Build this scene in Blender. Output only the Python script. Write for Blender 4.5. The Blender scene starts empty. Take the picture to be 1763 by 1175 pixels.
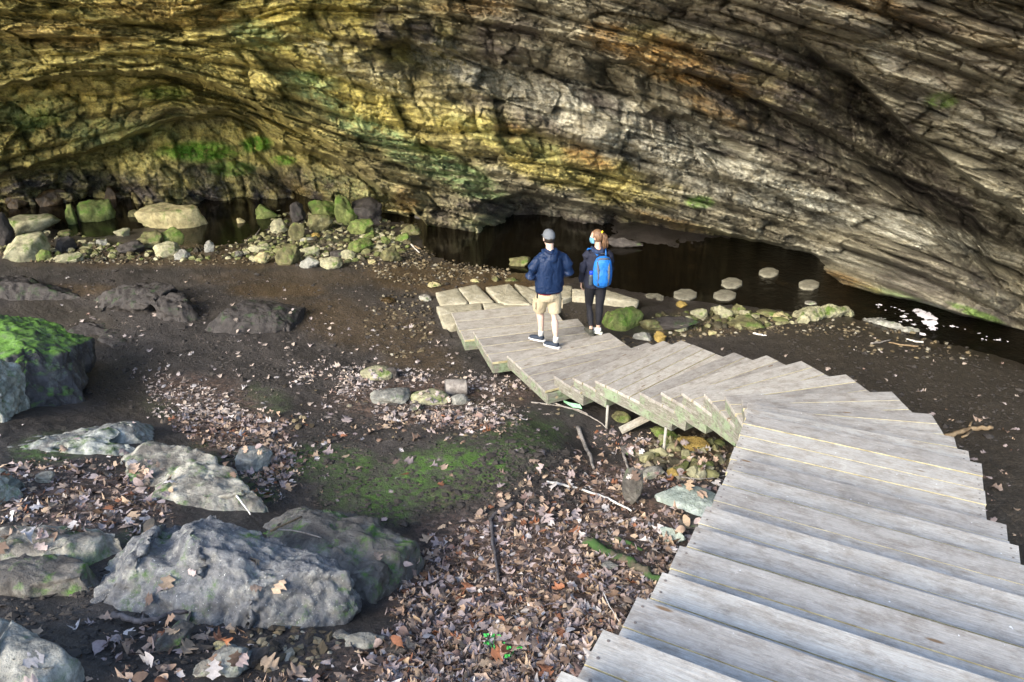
import bpy, bmesh, math, random
import numpy as np
from mathutils import Vector, Matrix, Euler

random.seed(7); np.random.seed(7)
scene = bpy.context.scene
COL = scene.collection

# ------------------------------------------------------------------ camera
FOC = 881.5 / math.tan(math.radians(33.0)); PITCH = math.radians(25.5); CAMZ = 5.5
cam_d = bpy.data.cameras.new('camera'); cam = bpy.data.objects.new('camera', cam_d); COL.objects.link(cam)
cam.location = (0, 0, CAMZ); cam.rotation_euler = (math.radians(90) - PITCH, 0, 0)
cam_d.sensor_width = 36; cam_d.sensor_fit = 'HORIZONTAL'; cam_d.lens = 18 / math.tan(math.radians(33.0))
cam_d.clip_end = 2000; cam_d.clip_start = 0.05
scene.camera = cam
# ------------------------------------------------------------------ sky and sun
SUN_EL = 29.0; SUN_AZ = 218.0       # azimuth measured from +Y clockwise: behind the camera, to the left
w = bpy.data.worlds.new('World'); scene.world = w; w.use_nodes = True
nt = w.node_tree; bg = nt.nodes['Background']
sky = nt.nodes.new('ShaderNodeTexSky'); sky.sky_type = 'NISHITA'; sky.sun_disc = False
sky.sun_elevation = math.radians(SUN_EL); sky.sun_rotation = math.radians(SUN_AZ)
sky.air_density = 1.0; sky.dust_density = 1.5
nt.links.new(sky.outputs[0], bg.inputs[0]); bg.inputs[1].default_value = 0.15
sd = bpy.data.lights.new('sun', 'SUN'); sd.energy = 1.35; sd.angle = math.radians(24); sd.color = (1.0, 0.92, 0.76)
sun = bpy.data.objects.new('sun', sd); COL.objects.link(sun)
_a = math.radians(SUN_AZ); _e = math.radians(SUN_EL)
sdir = Vector((math.sin(_a) * math.cos(_e), math.cos(_a) * math.cos(_e), math.sin(_e)))
sun.rotation_euler = sdir.to_track_quat('Z', 'Y').to_euler()
scene.view_settings.view_transform = 'Standard'; scene.view_settings.look = 'None'
scene.view_settings.exposure = 2.2; scene.view_settings.gamma = 1.0

# ------------------------------------------------------------------ numeric helpers
def hsh(ix, iy, seed=0):
    ix = np.asarray(ix).astype(np.int64); iy = np.asarray(iy).astype(np.int64)
    h = (ix * 374761393 + iy * 668265263 + seed * 974634777) & 0xffffffff
    h = ((h ^ (h >> 13)) * 1274126177) & 0xffffffff
    h = ((h ^ (h >> 15)) * 2246822519) & 0xffffffff
    h = h ^ (h >> 16)
    return (h & 0xffffff) / float(0xffffff)
def vn(x, y, seed=0):
    x = np.asarray(x, float); y = np.asarray(y, float)
    ix = np.floor(x); iy = np.floor(y); fx = x - ix; fy = y - iy
    fx = fx * fx * (3 - 2 * fx); fy = fy * fy * (3 - 2 * fy)
    a = hsh(ix, iy, seed); b = hsh(ix + 1, iy, seed); c = hsh(ix, iy + 1, seed); d = hsh(ix + 1, iy + 1, seed)
    return (a * (1 - fx) + b * fx) * (1 - fy) + (c * (1 - fx) + d * fx) * fy
def fbm(x, y, seed=0, n=4):
    s = 0; a = 0.5; t = 0
    for i in range(n):
        s = s + a * vn(x * 2 ** i + 17.3 * i, y * 2 ** i - 9.1 * i, seed + i); t += a; a *= 0.5
    return s / t - 0.5
def vn3(p, seed=0):
    x, y, z = p[:, 0], p[:, 1], p[:, 2]; iz = np.floor(z); f = z - iz; f = f * f * (3 - 2 * f)
    out = 0
    for k, wgt in ((0, 1 - f), (1, f)):
        sh = (iz + k)
        out = out + wgt * _vnz(x, y, sh, seed)
    return out
def _vnz(x, y, sh, seed):
    ix = np.floor(x); iy = np.floor(y); fx = x - ix; fy = y - iy
    fx = fx * fx * (3 - 2 * fx); fy = fy * fy * (3 - 2 * fy)
    o = sh * 7919
    a = hsh(ix + o, iy, seed); b = hsh(ix + 1 + o, iy, seed); c = hsh(ix + o, iy + 1, seed); d = hsh(ix + 1 + o, iy + 1, seed)
    return (a * (1 - fx) + b * fx) * (1 - fy) + (c * (1 - fx) + d * fx) * fy
def fbm3(p, seed=0, n=4):
    s = 0; a = 0.5; t = 0
    for i in range(n):
        s = s + a * vn3(p * 2 ** i + 11.7 * i, seed + i); t += a; a *= 0.5
    return s / t - 0.5
def sst(a, b, x):
    t = np.clip((x - a) / (b - a), 0, 1); return t * t * (3 - 2 * t)
def ray(px, py):
    x = (np.asarray(px, float) - 881.5) / FOC; y = (587.5 - np.asarray(py, float)) / FOC
    x, y = np.broadcast_arrays(x, y)
    return np.stack([x, math.cos(PITCH) + y * math.sin(PITCH), -math.sin(PITCH) + y * math.cos(PITCH)], -1)
def at_z(px, py, z):
    d = ray(px, py); t = (z - CAMZ) / d[..., 2]; return np.array([0, 0, CAMZ]) + d * t[..., None]
def project(p):
    x, y, z = p[..., 0], p[..., 1], p[..., 2] - CAMZ
    dep = y * math.cos(PITCH) - z * math.sin(PITCH); up = y * math.sin(PITCH) + z * math.cos(PITCH)
    return 881.5 + FOC * x / dep, 587.5 - FOC * up / dep, dep
class TPS:
    def __init__(s, P, v, sm=0.0):
        s.P = np.asarray(P, float); n = len(s.P); K = s.k(s.P) + np.eye(n) * sm
        A = np.zeros((n + 3, n + 3)); A[:n, :n] = K; A[:n, n] = 1; A[:n, n + 1:] = s.P; A[n, :n] = 1; A[n + 1:, :n] = s.P.T
        s.w = np.linalg.solve(A, np.concatenate([np.asarray(v, float), np.zeros(3)]))
    def k(s, Q):
        d2 = ((Q[:, None, :] - s.P[None]) ** 2).sum(-1); return 0.5 * d2 * np.log(d2 + 1e-9)
    def __call__(s, x, y):
        sh = np.shape(x); Q = np.stack([np.ravel(x), np.ravel(y)], -1).astype(float); n = len(s.P); out = np.empty(len(Q))
        for i in range(0, len(Q), 60000):
            q = Q[i:i + 60000]; out[i:i + 60000] = s.k(q) @ s.w[:n] + s.w[n] + q @ s.w[n + 1:]
        return out.reshape(sh)

# ------------------------------------------------------------------ object helpers
def mesh_np(name, V, F, mat=None, smooth=True, attrs=None, uv=None):
    me = bpy.data.meshes.new(name); V = np.asarray(V, np.float32); F = np.asarray(F, np.int32)
    me.vertices.add(len(V)); me.vertices.foreach_set('co', V.ravel())
    k = F.shape[1]; me.loops.add(F.size); me.loops.foreach_set('vertex_index', F.ravel())
    me.polygons.add(len(F)); me.polygons.foreach_set('loop_start', np.arange(0, F.size, k, dtype=np.int32))
    me.polygons.foreach_set('loop_total', np.full(len(F), k, np.int32))
    me.polygons.foreach_set('use_smooth', np.full(len(F), smooth, bool))
    me.update(calc_edges=True)
    for an, av in (attrs or {}).items():
        av = np.asarray(av, np.float32)
        if av.ndim == 1:
            a = me.attributes.new(an, 'FLOAT', 'POINT'); a.data.foreach_set('value', av)
        else:
            a = me.attributes.new(an, 'FLOAT_VECTOR', 'POINT'); a.data.foreach_set('vector', av.ravel())
    if mat: me.materials.append(mat)
    me.validate()
    return me
def link(name, me, parent=None, loc=(0, 0, 0), rot=None):
    o = bpy.data.objects.new(name, me); COL.objects.link(o); o.location = loc
    if rot is not None: o.rotation_euler = rot
    if parent: o.parent = parent
    return o
def tag(o, label=None, cat=None, group=None, kind=None):
    if label: o['label'] = label
    if cat: o['category'] = cat
    if group: o['group'] = group
    if kind: o['kind'] = kind
    return o
def empty(name, loc, rz=0):
    o = bpy.data.objects.new(name, None); COL.objects.link(o); o.location = loc; o.rotation_euler = (0, 0, rz); o.empty_display_size = .1
    return o
def grid_faces(nr, nc, wrap=False):
    i = np.arange(nr - 1)[:, None]; j = np.arange(nc if wrap else nc - 1)[None]
    j2 = (j + 1) % nc
    return np.stack([i * nc + j, i * nc + j2, (i + 1) * nc + j2, (i + 1) * nc + j], -1).reshape(-1, 4)
class MB:
    def __init__(s): s.V = []; s.F = []
    def add(s, V, F):
        b = len(s.V); s.V += [tuple(v) for v in V]; s.F += [tuple(i + b for i in f) for f in F]
    def box(s, lo, hi, M=None):
        x0, y0, z0 = lo; x1, y1, z1 = hi
        V = [(x0, y0, z0), (x1, y0, z0), (x1, y1, z0), (x0, y1, z0), (x0, y0, z1), (x1, y0, z1), (x1, y1, z1), (x0, y1, z1)]
        if M: V = [M @ Vector(v) for v in V]
        s.add(V, [(0, 3, 2, 1), (4, 5, 6, 7), (0, 1, 5, 4), (1, 2, 6, 5), (2, 3, 7, 6), (3, 0, 4, 7)])
    def tube(s, pts, seg=10, cap=True, squash=1.0, ref=(0, 0, 1), jit=0, rnd=None):
        # pts: (x,y,z,r)
        P = [Vector(p[:3]) for p in pts]; n = len(P); rings = []
        for i in range(n):
            d = (P[min(i + 1, n - 1)] - P[max(i - 1, 0)]).normalized()
            rf = Vector(ref)
            if abs(d.dot(rf)) > .95: rf = Vector((1, 0, 0)) if abs(d.x) < .9 else Vector((0, 1, 0))
            u = d.cross(rf).normalized(); v = u.cross(d).normalized(); r = pts[i][3]
            rings.append([P[i] + (u * math.cos(2 * math.pi * k / seg) + v * squash * math.sin(2 * math.pi * k / seg)) * r * (1 + (rnd.uniform(-jit, jit) if rnd else 0)) for k in range(seg)])
        V = [q for r in rings for q in r]; F = []
        for i in range(n - 1):
            for k in range(seg):
                F.append((i * seg + k, i * seg + (k + 1) % seg, (i + 1) * seg + (k + 1) % seg, (i + 1) * seg + k))
        if cap:
            V.append(P[0]); V.append(P[-1]); a = len(V) - 2; b = len(V) - 1
            for k in range(seg):
                F.append((a, (k + 1) % seg, k)); F.append((b, (n - 1) * seg + k, (n - 1) * seg + (k + 1) % seg))
        s.add(V, F)
    def sphere(s, c, r, seg=16, M=None):
        rx, ry, rz = (r, r, r) if not hasattr(r, '__len__') else r; V = []; F = []; nr = seg // 2
        for i in range(1, nr):
            t = math.pi * i / nr
            for k in range(seg):
                a = 2 * math.pi * k / seg; V.append(Vector((rx * math.sin(t) * math.cos(a), ry * math.sin(t) * math.sin(a), rz * math.cos(t))))
        V += [Vector((0, 0, rz)), Vector((0, 0, -rz))]
        for i in range(nr - 2):
            for k in range(seg): F.append((i * seg + k, (i + 1) * seg + k, (i + 1) * seg + (k + 1) % seg, i * seg + (k + 1) % seg))
        t0 = len(V) - 2
        for k in range(seg):
            F.append((t0, k, (k + 1) % seg)); F.append((t0 + 1, (nr - 2) * seg + (k + 1) % seg, (nr - 2) * seg + k))
        if M is None: M = Matrix.Identity(3)
        s.add([Vector(c) + M @ v for v in V], F)
    def mesh(s, name, mat=None, smooth=False):
        me = bpy.data.meshes.new(name); me.from_pydata([tuple(v) for v in s.V], [], s.F); me.update()
        me.polygons.foreach_set('use_smooth', np.full(len(me.polygons), smooth, bool))
        if mat: me.materials.append(mat)
        return me
    def build(s, name, mat=None, parent=None, smooth=False, bevel=0, loc=(0, 0, 0), rot=None):
        o = link(name, s.mesh(name, mat, smooth), parent, loc, rot)
        if bevel: m = o.modifiers.new('bevel', 'BEVEL'); m.width = bevel; m.segments = 2; m.limit_method = 'ANGLE'
        return o
    def remesh(s, vox, name, mat=None, smooth_it=4, disp=None):
        me = bpy.data.meshes.new('tmp'); me.from_pydata([tuple(v) for v in s.V], [], s.F); me.update()
        o = bpy.data.objects.new('tmp', me); COL.objects.link(o)
        m = o.modifiers.new('r', 'REMESH'); m.mode = 'VOXEL'; m.voxel_size = vox
        if smooth_it: m2 = o.modifiers.new('s', 'SMOOTH'); m2.iterations = smooth_it; m2.factor = .5
        dg = bpy.context.evaluated_depsgraph_get(); ev = o.evaluated_get(dg)
        out = bpy.data.meshes.new_from_object(ev); out.name = name
        bpy.data.objects.remove(o); bpy.data.meshes.remove(me)
        if disp:
            n = len(out.vertices); co = np.empty(n * 3, np.float32); no = np.empty(n * 3, np.float32)
            out.vertices.foreach_get('co', co); out.vertices.foreach_get('normal', no)
            co = co.reshape(-1, 3); no = no.reshape(-1, 3); co = co + no * disp(co.astype(float))[:, None]
            out.vertices.foreach_set('co', co.astype(np.float32).ravel()); out.update()
        out.polygons.foreach_set('use_smooth', np.full(len(out.polygons), True, bool))
        out.materials.clear()
        if mat: out.materials.append(mat)
        return out

# ------------------------------------------------------------------ material helpers
class NT:
    def __init__(s, name, rough=.8, spec=.3):
        s.m = bpy.data.materials.new(name); s.m.use_nodes = True; s.t = s.m.node_tree
        s.b = s.t.nodes['Principled BSDF']; s.b.inputs['Roughness'].default_value = rough
        s.b.inputs['Specular IOR Level'].default_value = spec
    def n(s, typ, **kw):
        nd = s.t.nodes.new(typ)
        for k, v in kw.items(): setattr(nd, k, v)
        return nd
    def l(s, a, b): s.t.links.new(a, b)
    def coord(s, kind='Object'): return s.n('ShaderNodeTexCoord').outputs[kind]
    def attr(s, name): return s.n('ShaderNodeAttribute', attribute_name=name)
    def mp(s, vec, scale=(1, 1, 1), loc=(0, 0, 0)):
        m = s.n('ShaderNodeMapping'); s.l(vec, m.inputs[0]); m.inputs['Scale'].default_value = scale; m.inputs['Location'].default_value = loc; return m.outputs[0]
    def noise(s, vec, scale, detail=6, rough=.55, dist=0):
        nd = s.n('ShaderNodeTexNoise'); s.l(vec, nd.inputs['Vector']); nd.inputs['Scale'].default_value = scale
        nd.inputs['Detail'].default_value = detail; nd.inputs['Roughness'].default_value = rough; nd.inputs['Distortion'].default_value = dist
        return nd.outputs['Fac']
    def vor(s, vec, scale, feature='F1', out='Distance'):
        nd = s.n('ShaderNodeTexVoronoi', feature=feature); s.l(vec, nd.inputs['Vector']); nd.inputs['Scale'].default_value = scale; return nd.outputs[out]
    def ramp(s, fac, stops, interp='LINEAR'):
        r = s.n('ShaderNodeValToRGB'); s.l(fac, r.inputs[0]); e = r.color_ramp; e.interpolation = interp
        while len(e.elements) < len(stops): e.elements.new(.5)
        for el, (p, c) in zip(e.elements, stops):
            el.position = p; el.color = (*c, 1) if hasattr(c, '__len__') else (c, c, c, 1)
        return r.outputs[0]
    def mix(s, fac, a, b, mode='MIX'):
        m = s.n('ShaderNodeMix', data_type='RGBA', blend_type=mode)
        for i, v in ((0, fac), (6, a), (7, b)):
            if isinstance(v, (int, float)): m.inputs[i].default_value = v if i == 0 else (v, v, v, 1)
            elif isinstance(v, tuple): m.inputs[i].default_value = (*v, 1)
            else: s.l(v, m.inputs[i])
        return m.outputs[2]
    def math(s, op, a, b=0.0, c=0.0):
        m = s.n('ShaderNodeMath', operation=op)
        for i, v in enumerate((a, b, c)):
            if isinstance(v, (int, float)): m.inputs[i].default_value = v
            else: s.l(v, m.inputs[i])
        return m.outputs[0]
    def mapr(s, v, a, b, c=0.0, d=1.0):
        m = s.n('ShaderNodeMapRange'); s.l(v, m.inputs[0])
        for i, q in zip((1, 2, 3, 4), (a, b, c, d)): m.inputs[i].default_value = q
        return m.outputs[0]
    def bump(s, h, strength=.5, dist=.02, prev=None):
        b = s.n('ShaderNodeBump'); s.l(h, b.inputs['Height']); b.inputs['Strength'].default_value = strength; b.inputs['Distance'].default_value = dist
        if prev is not None: s.l(prev, b.inputs['Normal'])
        return b.outputs[0]
    def done(s, col=None, nor=None, rough=None):
        if col is not None:
            if isinstance(col, tuple): s.b.inputs['Base Color'].default_value = (*col, 1)
            else: s.l(col, s.b.inputs['Base Color'])
        if nor is not None: s.l(nor, s.b.inputs['Normal'])
        if rough is not None: s.l(rough, s.b.inputs['Roughness'])
        return s.m
def plain(name, col, rough=.7, var=.25, scale=20, bumpd=.002):
    t = NT(name, rough); v = t.coord(); n = t.noise(v, scale)
    c = t.mix(t.mapr(n, .3, .7), tuple(x * (1 - var) for x in col), tuple(min(1, x * (1 + var)) for x in col))
    return t.done(c, t.bump(n, .5, bumpd))

# ------------------------------------------------------------------ stair geometry data (nose line of every step: left end, heading, height)
RISE = .14; SW = 1.79
PL = [(-1.05, 12.68), (-.62, 11.60), (-.08, 10.45), (.57, 9.55), (.81, 9.24), (1.06, 8.9), (1.54, 8.34), (1.75, 8.09), (1.93, 7.83), (2.10, 7.55), (2.25, 7.26), (2.33, 6.94), (2.28, 6.62), (2.18, 6.28), (2.07, 5.95), (1.73, 5.06), (1.55, 4.69), (1.39, 4.32), (1.19, 3.91), (1.03, 3.54), (.87, 3.21), (.70, 2.86), (.54, 2.55), (.35, 2.23), (.17, 1.91)]
AN = [14, 16.5, 26.5, 36.0, 39, 41.7, 37.3, 32.5, 26.0, 14.6, 2.8, -9.3, -19.8, -23.2, -25.4, -26.6, -26.9, -26.5, -27.3, -26.4, -26.2, -27.0, -26.8, -27.5, -27.2]
for k in range(6): PL.append((PL[-1][0] - .175, PL[-1][1] - .335)); AN.append(-27)
NS = len(PL)
DEP = [1.15, 1.15, 1.25, .62, .62, 1.24, .74, .74, .92, 1.02, 1.02, .95, .85, .95, 1.02] + [.62] * (NS - 15)
def step_frame(i):
    a = math.radians(AN[i]); return np.array(PL[i]), np.array([math.cos(a), math.sin(a)]), np.array([math.sin(a), -math.cos(a)])

# ------------------------------------------------------------------ ground heights
GC = [(0, 372, -.42), (60, 380, -.36), (190, 392, -.48), (180, 352, -.55), (300, 352, -.6), (395, 350, -.6), (405, 400, -.50), (520, 350, -.5), (620, 352, -.48), (500, 385, -.33), (560, 392, -.30), (620, 392, -.32), (270, 408, -.34), (255, 380, -.42), (60, 400, -.33), (0, 435, -.28), (120, 430, -.3), (300, 430, -.32), (380, 440, -.3),
      (470, 430, -.3), (560, 420, -.28), (650, 440, -.28), (700, 410, -.34), (150, 468, -.12), (0, 460, -.12), (320, 475, -.12), (470, 480, -.14), (600, 478, -.2), (740, 470, -.28), (700, 520, -.16), (800, 475, -.3),
      (880, 480, -.3), (860, 435, -.52), (960, 440, -.54), (780, 425, -.5), (1080, 470, -.54), (1200, 480, -.54), (1350, 500, -.54), (1430, 490, -.54), (1150, 436, -.42), (1060, 425, -.41), (1210, 445, -.45), (1600, 560, -.56), (1740, 600, -.52), (1850, 640, -.5),
      (960, 490, -.26), (1100, 545, -.2), (1200, 560, -.2), (1300, 545, -.28), (1330, 590, -.1), (1450, 575, -.18), (1570, 600, -.2), (1700, 640, -.14), (1550, 650, 0), (1650, 720, .08), (1760, 720, .1), (1740, 850, .25), (1850, 1000, .7),
      (700, 560, -.12), (560, 590, -.06), (740, 600, -.14), (830, 640, -.16), (640, 640, -.04), (760, 650, -.1), (440, 560, -.02), (260, 540, 0), (60, 505, -.02), (100, 530, -.1), (190, 600, -.06), (330, 610, .04),
      (480, 640, .1), (230, 660, .05), (600, 690, .1), (740, 700, .06), (880, 690, -.05), (380, 720, .26), (180, 700, .25), (40, 700, .5), (520, 760, .38), (680, 780, .50), (820, 750, .52), (920, 735, .44), (960, 775, .46), (880, 820, .62),
      (1010, 770, .12), (1046, 738, .12), (1120, 760, .2), (1200, 790, .3), (1144, 780, .26), (1100, 820, .34), (1200, 860, .5), (1000, 850, .5), (760, 880, .60), (600, 850, .55), (440, 850, .75), (260, 830, .95), (60, 800, 1.0), (700, 960, .75),
      (860, 920, .7), (1000, 930, .75), (1100, 980, .95), (900, 1030, 1.05), (750, 1080, 1.15), (1000, 1080, 1.3), (860, 1160, 1.5), (560, 950, 1.05), (640, 1100, 1.3), (500, 1150, 1.55), (250, 950, 1.35), (80, 900, 1.3), (120, 1040, 1.5),
      (330, 1080, 1.5), (250, 1160, 1.75), (60, 1160, 1.9)]
gp = []; gv = []
for px, py, z in GC:
    q = at_z(px, py, z); gp.append((q[0], q[1])); gv.append(z)
for x, y, z in [(-3, 0, 2.6), (-6, 1, 2.6), (0, 0, 2.6), (2, 0, 2.5), (4, 2, 1.6), (6, 4, .9), (0, -4, 3.2), (-14, 0, 2.2), (13, 2, 1.0), (-15, 9, .4), (-17, 18, -.2), (14, 10, -.3), (17, 16, -.5), (0, 26, -.5), (-12, 26, -.5), (12, 24, -.5), (-20, -12, 3), (20, -12, 3), (0, -20, 3.4), (2.5, 4.2, .9), (3.3, 5.5, .4), (3.2, 7.5, .05), (2.2, 9.2, -.05), (5.5, 9, .05), (5.5, 6, .3)]:
    gp.append((x, y)); gv.append(z)
_g = TPS(gp, gv, .002)
def ground_base(x, y):
    x = np.asarray(x, float); y = np.asarray(y, float)
    h = np.clip(_g(x, y), -.62, 3.6)
    r = np.hypot(x, y); far = sst(24, 40, r); h = h * (1 - far) + far * (1.2 + .0 * r)
    for i in range(NS):
        c, u, v = step_frame(i)
        X = (x - c[0]) * u[0] + (y - c[1]) * u[1]; Y = (x - c[0]) * v[0] + (y - c[1]) * v[1]
        d = np.hypot(np.maximum(0, np.maximum(-X, X - SW)), np.maximum(0, np.maximum(-Y, Y - .6)))
        cap = RISE * i - (.19 if i < 2 else .32 if i < 5 else .4 if i < 15 else .5)
        h = np.minimum(h, cap + 1.6 * np.maximum(0, d - .12))
    return h
def ground_full(x, y):
    h = ground_base(x, y)
    n = .055 * fbm(x * 1.3, y * 1.3, 3, 4) + .03 * fbm(x * 5, y * 5, 11, 4) * 1.3
    n += .03 * np.maximum(0, fbm(x * 9, y * 9, 21, 3)) 
    return h + n
def on_ground(px, py, off=0.0):
    """points on rays through photo points that stand off above the ground"""
    px = np.atleast_1d(np.asarray(px, float)); py = np.atleast_1d(np.asarray(py, float)); d = ray(px, py)
    o = np.array([0, 0, CAMZ]); t0 = np.full(len(px), 1.5); t1 = t0.copy(); done = np.zeros(len(px), bool); t = t0.copy()
    for k in range(110):
        tn = t * 1.035; p = o + d * tn[:, None]; hit = (p[:, 2] < ground_base(p[:, 0], p[:, 1]) + off) & ~done
        t1 = np.where(hit, tn, t1); t0 = np.where(hit, t, t0); done |= hit; t = tn
        if done.all(): break
    for k in range(12):
        tm = (t0 + t1) / 2; p = o + d * tm[:, None]; below = p[:, 2] < ground_base(p[:, 0], p[:, 1]) + off
        t1 = np.where(below, tm, t1); t0 = np.where(below, t0, tm)
    return o + d * t1[:, None]
def blob(px, py, cx, cy, rx, ry, rot=0, wob=.35, seed=5):
    a = math.radians(rot); X = (px - cx) * math.cos(a) + (py - cy) * math.sin(a); Y = -(px - cx) * math.sin(a) + (py - cy) * math.cos(a)
    d = np.hypot(X / rx, Y / ry) + wob * 2 * fbm(px / 45, py / 22, seed, 4)
    return 1 - sst(.55, 1.1, d)
def maxblobs(px, py, L, seed=5, wob=.35):
    m = np.zeros(np.shape(px))
    for i, b in enumerate(L):
        s = b[5] if len(b) > 5 else 1.0
        m = np.maximum(m, s * blob(px, py, b[0], b[1], b[2], b[3], b[4] if len(b) > 4 else 0, wob, seed + i))
    return m

def ground_material():
    t = NT('mud_and_moss', .75, .35); v = t.coord()
    n1 = t.noise(v, 2.2, 8, .6); n2 = t.noise(v, 22, 8, .65); n3 = t.noise(v, 70, 6, .7)
    c = t.ramp(n1, [(.25, (.022, .019, .017)), (.5, (.040, .034, .030)), (.75, (.066, .056, .049))])
    c = t.mix(t.attr('brown').outputs['Fac'], c, t.ramp(n2, [(.3, (.035, .022, .010)), (.7, (.13, .082, .035))]))
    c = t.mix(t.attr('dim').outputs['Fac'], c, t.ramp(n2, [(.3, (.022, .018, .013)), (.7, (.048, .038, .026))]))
    c = t.mix(t.attr('pale').outputs['Fac'], c, t.ramp(n2, [(.42, (.02, .018, .014)), (.62, (.15, .145, .12))]))
    c = t.mix(.75, c, t.ramp(n2, [(.2, .45), (.5, 1.0), (.8, 1.6)]), 'MULTIPLY')
    gr = t.math('MULTIPLY', t.attr('gravel').outputs['Fac'], t.mapr(t.vor(v, 42), .25, .1))
    c = t.mix(gr, c, t.ramp(t.noise(v, 25), [(.35, (.10, .07, .03)), (.55, (.28, .19, .08)), (.7, (.35, .3, .2))]))
    mm = t.math('MULTIPLY', t.math('MULTIPLY', t.attr('moss').outputs['Fac'], t.mapr(t.noise(v, 1.7, 6, .6), .38, .56, .3, 1)), t.mapr(t.noise(v, 9, 8, .75), .40, .54))
    c = t.mix(mm, c, t.ramp(n3, [(.3, (.022, .045, .010)), (.7, (.085, .165, .026))]))
    vc = t.n('ShaderNodeTexVoronoi'); t.l(v, vc.inputs['Vector']); vc.inputs['Scale'].default_value = 19
    sepc = t.n('ShaderNodeSeparateColor'); t.l(vc.outputs['Color'], sepc.inputs[0])
    lit = t.ramp(sepc.outputs[0], [(0, (.03, .02, .016)), (.3, (.08, .05, .035)), (.55, (.15, .10, .075)), (.8, (.09, .06, .05)), (1, (.20, .15, .12))])
    c = t.mix(t.math('MULTIPLY', t.attr('litter').outputs['Fac'], t.mapr(n2, .40, .50)), c, lit)
    sp = t.mapr(t.noise(v, 120, 2, .5), .70, .74)
    c = t.mix(sp, c, (.32, .29, .27))
    nb = t.bump(n1, .5, .05); nb = t.bump(n2, .9, .035, nb); nb = t.bump(n3, .9, .012, nb); c = t.mix(.4, c, t.ramp(t.noise(v, 45, 6, .8), [(.3, .5), (.5, 1.0), (.72, 1.9)]), 'MULTIPLY')
    c = t.mix(.5, c, t.ramp(t.noise(v, .9, 7, .6, .5), [(.35, .55), (.5, 1.0), (.65, 1.35)]), 'MULTIPLY')
    return t.done(c, nb, t.mapr(t.attr('wet').outputs['Fac'], 0, 1, .66, .30))

def build_ground():
    th = np.concatenate([np.arange(-180, -44, 4.0), np.arange(-44, 44, .10), np.arange(44, 180, 4.0)])
    phi = np.arange(78, 11.6, -.10); r = np.concatenate([[.05, .3, .6, .9], 5 / np.tan(np.radians(phi)), [26, 29, 34, 42, 60, 100, 200]])
    R, T = np.meshgrid(r, np.radians(th), indexing='ij'); X = R * np.sin(T); Y = R * np.cos(T)
    Z = ground_full(X, Y)
    P = np.stack([X, Y, Z], -1).reshape(-1, 3)
    px, py, dep = project(P); ok = (dep > .3)
    px = np.where(ok, px, -9999.); py = np.where(ok, py, 9999.)
    A = {}
    A['moss'] = maxblobs(px, py, [(760, 820, 190, 60, -12, 1), (900, 755, 90, 40, -8, .8), (560, 800, 110, 40, 5, .8), (440, 840, 50, 30, 0, 1), (640, 860, 90, 40, 10, .9), (830, 700, 60, 25, 0, .35), (1060, 945, 60, 25, 25, .7),
                                  (100, 770, 100, 30, -10, .8), (60, 985, 80, 20, 5, .9), (300, 700, 60, 25, 0, .25), (450, 690, 60, 30, 0, .3), (370, 780, 60, 25, 0, .5), (520, 420, 120, 20, 0, .3), (1150, 560, 90, 25, 0, .3), (250, 925, 60, 20, 0, .4)])
    A['brown'] = maxblobs(px, py, [(760, 480, 160, 35, 0, .6), (620, 560, 160, 45, 12, .4), (720, 620, 90, 30, 0, .4), (500, 480, 180, 18, 0, .3), (900, 490, 90, 25, 0, .8), (1200, 560, 120, 25, 0, .4), (300, 440, 400, 25, 0, .5), (1180, 770, 100, 35, 0, .6), (100, 500, 120, 16, 0, .5), (480, 500, 100, 16, 0, .6)])
    A['gravel'] = maxblobs(px, py, [(760, 465, 190, 22, 4, 1), (680, 560, 60, 60, 0, .7), (560, 440, 200, 22, 0, .8), (330, 440, 150, 16, 0, .8), (1250, 548, 180, 16, 0, .8), (1180, 775, 90, 40, 0, .7), (1300, 560, 300, 20, 5, .5)])
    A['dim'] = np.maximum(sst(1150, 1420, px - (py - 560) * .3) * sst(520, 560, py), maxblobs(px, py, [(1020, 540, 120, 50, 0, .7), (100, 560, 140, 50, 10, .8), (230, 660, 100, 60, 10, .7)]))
    A['litter'] = maxblobs(px, py, [(930, 1000, 280, 170, 0, 1), (780, 1160, 330, 90, 0, 1), (1060, 850, 150, 60, 15, 1), (150, 860, 180, 60, 0, 1), (380, 720, 140, 70, 30, .9), (740, 690, 200, 45, 0, .9)])
    A['pale'] = maxblobs(px, py, [(1140, 438, 100, 14, 10, .8), (1060, 425, 60, 9, 4, .6)], 40, .6)
    A['wet'] = np.clip(sst(-.22, -.36, P[:, 2]) + .5 * A['brown'], 0, 1)
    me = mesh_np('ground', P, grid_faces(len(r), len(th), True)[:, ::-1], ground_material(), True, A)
    tag(link('ground', me), kind='structure')
build_ground()

# ------------------------------------------------------------------ stream water
def build_water():
    t = NT('stream_water', .06, .3); v = t.coord()
    t.b.inputs['IOR'].default_value = 1.33
    n = t.noise(v, 5, 4, .6, .4); n2 = t.noise(v, 17, 3, .6)
    x = t.n('ShaderNodeSeparateXYZ'); t.l(v, x.inputs[0])
    far = t.mapr(x.outputs[0], 4.5, 7.5, .03, .9)     # the stream runs faster and rougher where it bends under the rock on the right
    hgt = t.math('MULTIPLY', t.math('ADD', n, t.math('MULTIPLY', n2, .35)), far)
    murk = t.ramp(t.noise(v, 3.5, 7, .65), [(.35, (.003, .0025, .0015)), (.6, (.005, .0037, .002)), (.8, (.016, .011, .005))])
    m = t.done(murk, t.bump(hgt, 1.0, .12))
    V = [(-30, 9, -.385), (22, 9, -.385), (22, 30, -.385), (-30, 30, -.385)]
    o = link('water', mesh_np('water', V, [(0, 1, 2, 3)], m)); tag(o, kind='structure')
build_water()

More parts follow.
